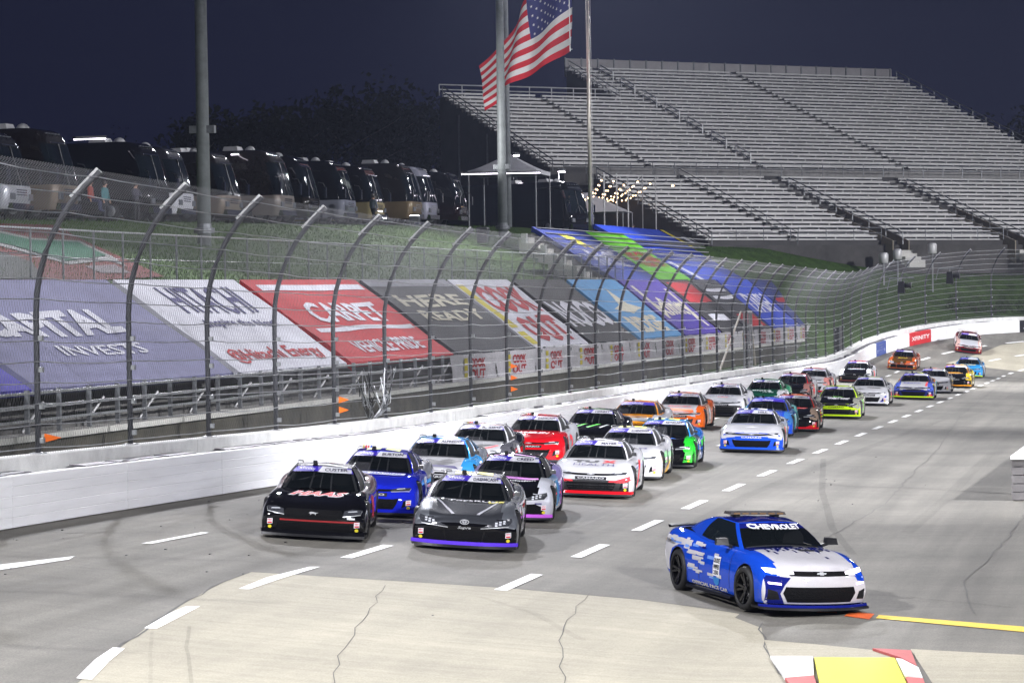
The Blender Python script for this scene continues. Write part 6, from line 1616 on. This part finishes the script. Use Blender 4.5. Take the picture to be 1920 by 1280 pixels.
race_car('camaro', 1712, 749, 2, 'white and blue stock car with rainbow sides and lime lip', W, NV, P_(90, 110, 210), P_(230, 150, 80), NV, P_(70, 70, 190), LIME, None, hoodwords=[('Macc', -.10, .92, .85, .30, flat(50, 50, 150), dict(bold=.03))], hooddec=[([(.55, .3), (.66, .3), (.66, 1.4), (.58, 1.4)], F_RED)], nosedec=[([(-.95, .13), (-.6, .13), (-.72, .24), (-.95, .26)], F_RED), ([(.6, .13), (.95, .13), (.95, .26), (.72, .24)], F_RED)], roofpatch=flat(200, 215, 60), number='10', sidedec=[([(.6, .2), (1.3, .2), (1.7, .75), (1.0, .75)], flat(220, 215, 60)), ([(2.8, .2), (3.6, .2), (4.2, .8), (3.4, .85)], flat(90, 190, 220))], word_front='x')
race_car('camaro', 1747, 737, 2, 'plain white stock car with orange roof stripe', W, W, W, W, W, W, W, None, stripe=flat(235, 100, 30), number='4', numcol=F_CHAR)
race_car('camaro', 1788, 727, 1, 'black and gold stock car with yellow sides', BK, BK, P_(216, 180, 50), P_(206, 200, 60), AM, AM, AM, None, hoodwords=[('MONARCH', .0, 1.05, .85, .2, flat(230, 160, 40), dict(bold=.04))], hooddec=[([(-.5, 1.25), (.3, 1.25), (.3, 1.35), (-.5, 1.35)], flat(230, 160, 40))], number='9', numcol=F_BLK)
race_car('camaro', 1813, 708, 1, 'sky blue stock car with lime lip, last on the infield side of the straight', SKY_, SKY_, SKY_, SKY_, SKY_, SKY_, LIME, None, hooddec=[([(-.5, 1.0), (.5, 1.0), (.5, 1.2), (-.5, 1.2)], flat(210, 190, 60))], stripe=flat(200, 190, 80), number='48')
race_car('supra', 1690, 694, 1, 'bronze and orange stock car beside the wall at the end of the straight', P_(90, 60, 24), RUST, P_(200, 90, 30), P_(190, 80, 30), BK, RUST, RUST, None, nosedec=[([(.2, .40), (.9, .40), (.9, .62), (.3, .62)], flat(226, 96, 20))], hoodwords=[('BRANDT', .0, .9, .6, .2, F_YEL, {})], number='11')
race_car('camaro', 1815, 663, 6, 'maroon stock car with silver hood, last of the field in the far bend', SIL, MAR, P_(206, 170, 160), MAR, MAR, P_(170, 150, 152), MAR, None, number='29')

# ------------------------------------------------------------------ pace car
PACE = dict(ys=[0, .10, .30, .55, .95, 1.3, 1.55, 1.9, 2.4, 2.9, 3.3, 3.76, 4.1, 4.45, 4.7, 4.78], zf=[0, .22, .45, .68, .86, 1],
            zc=[(0, .72), (.1, .795), (.3, .845), (.95, .925), (1.55, .98), (2.4, .965), (3.4, 1.0), (4.2, 1.055), (4.78, 1.03)], ze=[(0, .62), (.1, .69), (.3, .77), (.95, .86), (1.55, .885), (2.6, .91), (3.76, .975), (4.3, .985), (4.78, .95)],
            crest=[(0, 0), (.3, .02), (.95, .05), (1.5, .02), (2.8, 0), (3.76, .05), (4.4, .03)], zbot=[(0, .17), (.5, .15), (4.2, .17), (4.78, .30)],
            hw=[(0, .90), (.3, .935), (.95, .965), (1.9, .935), (2.6, .93), (3.76, .975), (4.4, .94), (4.78, .88)], side=[(0, .955), (.22, .985), (.45, 1.0), (.68, .985), (.86, .95), (1, .88)],
            sweep=.30, nose=[(0, .05), (.22, .0), (.45, -.015), (.68, -.005), (.86, .03), (1, .09)], tail=[(0, .10), (.5, 0), (1, .04)], axles=(.95, 3.76), arch=.392, wr=.352, hw_max=.97)
PGH = dict(belt=dict(p=(1.30, (.74, 1.56), (.80, 2.7), (.66, 3.95), 4.10), z=(.975, .905, .93, 1.03, 1.06)), roof=dict(p=(2.06, (.54, 2.24), (.57, 2.75), (.51, 3.30), 3.38), z=(1.315, 1.285, 1.315, 1.285, 1.30)),
           levels=[0, .06, .2, .4, .6, .74, .755, .84, .92, .965, 1], zones=(0, 8, 11, 19, 19, 19), ban=6, crown=.04)
pb_ = body_mesh('body', PACE); zone_body(pb_, PACE); V, G = greenhouse(PGH); PG = {}
for g_, F_ in G.items():
    if not F_: continue
    me = sub_mesh(g_, V, F_, [M_BLACK]); orient_out(me, (0, 2.7, .9)); PG[g_] = me
PT = dict(bvh=bvh_of(pb_), bvhg=bvh_of(*PG.values()), dec={})
YAWP = 31.
rf = on_ground(1405, 1147)
hd = R(YAWP); lft = np.array([math.cos(hd), math.sin(hd)]); fw = np.array([math.sin(hd), -math.cos(hd)])
org = rf[:2]+lft*.83+fw*.95
pc = tag(empty('pace_car', (org[0], org[1], 0)), 'blue and white pace car with lit headlights and roof light bar turning off the track', 'pace car')
gz = lambda a, b: ground(*(org+lft*a-fw*b))
zf_, zr_ = (gz(.8, .95)+gz(-.8, .95))/2, (gz(.8, 3.76)+gz(-.8, 3.76))/2; zl_, zq = (gz(.8, .95)+gz(.8, 3.76))/2, (gz(-.8, .95)+gz(-.8, 3.76))/2
pit = math.atan2(zr_-zf_, 2.81); rol = math.atan2(zl_-zq, 1.6)
pc.location = (org[0], org[1], zf_-.95*math.tan(pit)+.012); pc.rotation_euler = (pit, -rol, hd)
PB_, PW, PDB = P_(20, 70, 190), P_(196, 194, 198), P_(22, 30, 110)
b = link('body', pb_, pc)
for k, m in enumerate((PW, PW, PB_, PB_, PW, M_CABIN, PB_, M_CABIN)):
    b.material_slots[k].link = 'OBJECT'; b.material_slots[k].material = m
slot(link('roof', PG['roof'], pc), PDB); slot(link('roof_pillars', PG['pillar'], pc), PB_); slot(link('windshield', PG['windshield'], pc), M_GLASS); slot(link('rear_window', PG['rear_window'], pc), M_DKGLASS)
slot(link('side_window', PG['side_windowl'], pc), M_DKGLASS); slot(link('side_window', PG['side_windowr'], pc), M_DKGLASS); bn = slot(link('windshield_banner', PG['banner'], pc), PDB)
B_, G_ = PT['bvh'], PT['bvhg']
mk(PT, 'lettering', [word('CHEVROLET', G_, 'wind', .0, 1.238, .92, .07, .010, bold=.05)], F_W, bn)
def pd(name, polys, mode, m, off=.006, par=None, both=False):
    out = []
    for q in polys:
        out.append(decal(q, B_, mode, off))
        if both: out.append(decal(mir(q), B_, mode, off))
    return mk(PT, name, out, m, par or pc)
def rc(x0, x1, y0, y1): return [(x0, y0), (x1, y0), (x1, y1), (x0, y1)]
M_DRL = mat('headlight_lit', (1, 1, 1), .3, emit=(.92, .84, 1.0), estr=2.6); M_DRL2 = mat('daytime_lamp_lit', (1, .9, 1), .3, emit=(.80, .50, 1.0), estr=2.2)
pd('upper_grille', [[(-.50, .625), (.50, .625), (.52, .665), (.48, .70), (-.48, .70), (-.52, .665)]], 'front', M_GRILLE)
pd('lower_grille', [[(-.54, .22), (.54, .22), (.62, .36), (.58, .46), (-.58, .46), (-.62, .36)]], 'front', M_GRILLE)
for sd in (1, -1):
    q = [(.44, .650), (.62, .640), (.82, .665), (.845, .725), (.74, .730), (.60, .710), (.44, .690)]; q = q if sd > 0 else mir(q)
    h = pd('headlight', [q], 'front', M_DRL, .008)
    q = [(.64, .482), (.82, .495), (.82, .525), (.64, .515)]; pd('fog_lamp', [q if sd > 0 else mir(q)], 'front', M_DRL2, .009)
    q = [(.66, .26), (.83, .25), (.83, .42), (.70, .38)]; pd('side_intake', [q if sd > 0 else mir(q)], 'front', M_BLKPLAST, .005)
pd('blue_corner', [[(-.86, .19), (-.58, .19), (-.66, .35), (-.60, .48), (-.50, .60), (-.86, .625)]], 'front', PDB, .003)
mk(PT, 'emblem', [decal([(-.085, .653), (.07, .653), (.085, .676), (-.07, .676)], B_, 'front', .011), decal(rc(-.032, .032, .640, .690), B_, 'front', .012)], M_TRIMW, pc)
sp = plate_from_nose(PACE, .10, .135, .10, 1.01, .6).build('splitter', M_BLKPLAST, pc); plate_from_nose(PACE, .137, .175, .04, 1.0, .35).build('bumper_lip', PDB, pc)
rs = random.Random(77)
hoodpix = []
for k in range(64):
    x = -.60+1.15*rs.random(); y = 1.42-abs(rs.gauss(0, .20))-.12*(x < 0)*0; w, L = rs.choice((.028, .04)), rs.uniform(.06, .2)
    hoodpix.append(rc(x, x+w, y-L, y))
for k, q in enumerate(hoodpix): pd('pixel_print', [q], 'top', PDB, .004+.0004*(k % 12))
pd('hood_band', [[(-.72, 1.22), (.1, 1.36), (.1, 1.5), (-.72, 1.5)]], 'top', PDB, .0035)
pd('hood_scoop', [rc(.05, .46, 1.02, 1.14)], 'top', M_BLKPLAST, .007)
side = []
for k in range(110):
    t = rs.random(); y = 4.25-abs(rs.gauss(0, .85)); z = rs.uniform(.30, .88); L, w = rs.uniform(.10, .42), rs.choice((.03, .045, .055)); side.append((rc(max(2.1, y-L), y, z, z+w), rs.random() < .72))
for md in ('right', 'left'):
    mk(PT, 'rear_white', [decal([(4.17, .32), (4.66, .36), (4.68, .90), (3.25, .89), (3.30, .80), (3.76, .785), (4.04, .70), (4.15, .5)], B_, md, .0035)], PW, pc)
    for k, (q, wh) in enumerate(side):
        r_ = q
        if any(math.hypot(cy-3.76, cz-.352) < .44 for cy in (r_[0][0], r_[1][0], (r_[0][0]+r_[1][0])/2) for cz in (r_[0][1], r_[2][1])): continue
        mk(PT, 'pixel_print', [decal(q, B_, md, .0045+.0004*(k % 14))], PW if wh else P_(110, 150, 230), pc)
fl_ = True
mk(PT, 'door_plaque', [decal(rc(1.98, 2.26, .42, .74), B_, 'right', .009)], F_W, pc)
mk(PT, 'plaque_foot', [decal([(1.98, .40), (2.26, .40), (2.22, .30), (2.12, .26), (2.02, .30)], B_, 'right', .009)], flat(40, 120, 190), pc)
mk(PT, 'plaque_lettering', [word('DUDE', B_, 'right', 2.12, .67, .24, .075, .013, flipx=True, bold=.03), word('WIPES', B_, 'right', 2.12, .57, .24, .075, .013, flipx=True, bold=.03), word('250', B_, 'right', 2.12, .48, .2, .07, .013, flipx=True, bold=.03)], F_BLK, pc)
mk(PT, 'rear_lettering', [word('CHEVROLET', B_, 'right', 4.18, .80, .55, .06, .010, flipx=True)], F_CHAR, pc)
mk(PT, 'rear_emblem', [decal(rc(4.50, 4.62, .78, .83), B_, 'right', .010)], flat(206, 150, 60), pc)
mk(PT, 'sill_lettering', [word('OFFICIAL PACE CAR', B_, 'right', 2.4, .235, 1.5, .055, .012, flipx=True)], F_CREAM, pc)
for sx in (-1, 1):
    MB().hexa([(sx*.90, 1.40, .13), (sx*.99, 1.40, .13), (sx*.99, 3.30, .13), (sx*.90, 3.30, .13), (sx*.90, 1.40, .17), (sx*.97, 1.40, .17), (sx*.97, 3.30, .17), (sx*.90, 3.30, .17)]).build('side_skirt', M_BLKPLAST, pc)
    m_ = MB().hexa([(sx*.86, 1.78, .955), (sx*1.08, 1.80, .955), (sx*1.06, 1.92, .955), (sx*.86, 1.92, .955), (sx*.88, 1.80, 1.07), (sx*1.06, 1.82, 1.06), (sx*1.05, 1.92, 1.06), (sx*.88, 1.92, 1.07)]).build('mirror', M_BLKPLAST, pc); fix_normals(m_.data)
    MB().bar((sx*.78, 1.85, .93), (sx*.90, 1.85, .97), .05).build('mirror_stalk', M_BLKPLAST, m_)
    mk(PT, 'door_seam', [decal(rc(1.555, 1.567, .28, .88), B_, 'right' if sx < 0 else 'left', .004), decal(rc(2.86, 2.872, .30, .90), B_, 'right' if sx < 0 else 'left', .004)], M_BLKPLAST, pc)
    mk(PT, 'door_handle', [decal(rc(2.68, 2.82, .80, .835), B_, 'right' if sx < 0 else 'left', .016)], PDB, pc)
M_PRIM = mat('black_alloy', (.03, .03, .034), .25, .8, .5, var=.1)
prim = MB().lathe([(-.05, .03), (-.05, .245), (.10, .262), (.115, .245), (.10, .235), (.02, .225)], 'x', 26)
for k in range(5):
    for dt in (-.12, .12):
        t = 2*math.pi*k/5+dt; t2 = 2*math.pi*k/5+dt*1.6; prim.bar((.055, .05*math.cos(t), .05*math.sin(t)), (.095, .245*math.cos(t2), .245*math.sin(t2)), .04, .035)
prim.lathe([(.03, .06), (.085, .055), (.09, .02)], 'x', 12); pr = prim.mesh('rim', M_PRIM)
ptyre = MB().lathe([(-.135, .24), (-.135, .30), (-.115, .342), (-.05, .352), (.05, .352), (.115, .342), (.135, .30), (.135, .262), (.12, .255)], 'x', 30, cap=False).mesh('tyre', M_BLACK, True)
pdisc = MB().lathe([(.0, .05), (.0, .19), (.02, .19), (.02, .05)], 'x', 20).mesh('brake_disc', M_STEEL)
for sx in (-1, 1):
    for ya in PACE['axles']:
        t = link('tyre', ptyre, pc, (sx*.835, ya, .352)); t.scale = (sx, 1, 1); link('rim', pr, t); link('brake_disc', pdisc, t)
        if ya < 1 and sx < 0: t.rotation_euler.z = R(4)
spo = MB().grid([[(x, 4.50+.16*(1-(x/.86)**2)*0+.1, 1.035-.05*(abs(x)/.86)**3), (x, 4.72, 1.065-.05*(abs(x)/.86)**3), (x, 4.76, 1.055-.05*(abs(x)/.86)**3), (x, 4.72, 1.01-.05*(abs(x)/.86)**3)] for x in [-.74+.148*k for k in range(11)]])
o = spo.build('spoiler', M_BLKPLAST, pc, smooth=True)
lb = MB().hexa([(-.50, 2.62, 1.375), (.50, 2.62, 1.375), (.50, 2.92, 1.375), (-.50, 2.92, 1.375), (-.48, 2.64, 1.42), (.48, 2.64, 1.42), (.48, 2.90, 1.42), (-.48, 2.90, 1.42)]).build('light_bar', mat('smoked_lightbar', (.10, .09, .09), .15, .2, .8, var=.1), pc)
for sx in (-.35, .35): MB().box(sx-.04, sx+.04, 2.66, 2.88, 1.335, 1.374).build('light_bar_foot', M_BLKPLAST, lb)
for k in range(6): MB().box(-.44+k*.155, -.33+k*.155, 2.612, 2.619, 1.383, 1.41).build('strobe_lens', mat('amber_lens', (.20, .12, .06), .2, 0, .8, var=.1), lb)
for k, me in interior().items():
    if k != 'roll_cage': q = link({'wheel': 'steering_wheel', 'helmet': 'driver_head'}.get(k, k), me, pc); q.location = (0, -.1, .06)
MB().box(-.62, -.14, 2.6, 2.75, .9, 1.16).build('passenger_seat', M_BLKPLAST, pc)
for sx in (-.55, .55):
    e_ = bpy.data.lights.new('headlamp', 'SPOT'); e_.energy = 60; e_.spot_size = R(60); e_.shadow_soft_size = .05
    q = bpy.data.objects.new('headlamp', e_); COL.objects.link(q); q.parent = pc; q.location = (sx*1.2, -.12, .64); q.rotation_euler = (R(80), 0, R(180))
print('objects', len(bpy.data.objects))
# ------------------------------------------------------------------ night mist hanging in the floodlight
hz_ = MB().box(-230, 150, -40, 460, -4.2, 48).build('haze', None)
hz_.data.materials.clear()
M_HAZE = bpy.data.materials.new('night_mist'); M_HAZE.use_nodes = True
nt = M_HAZE.node_tree; nt.nodes.remove(nt.nodes['Principled BSDF'])
pv = nt.nodes.new('ShaderNodeVolumePrincipled'); pv.inputs['Color'].default_value = (.66, .74, 1.0, 1); pv.inputs['Density'].default_value = .00011; pv.inputs['Anisotropy'].default_value = .2
nt.links.new(pv.outputs[0], nt.nodes['Material Output'].inputs['Volume'])
hz_.data.materials.append(M_HAZE)
tag(hz_, 'thin bluish night mist lit by the floodlights', 'haze', kind='stuff')
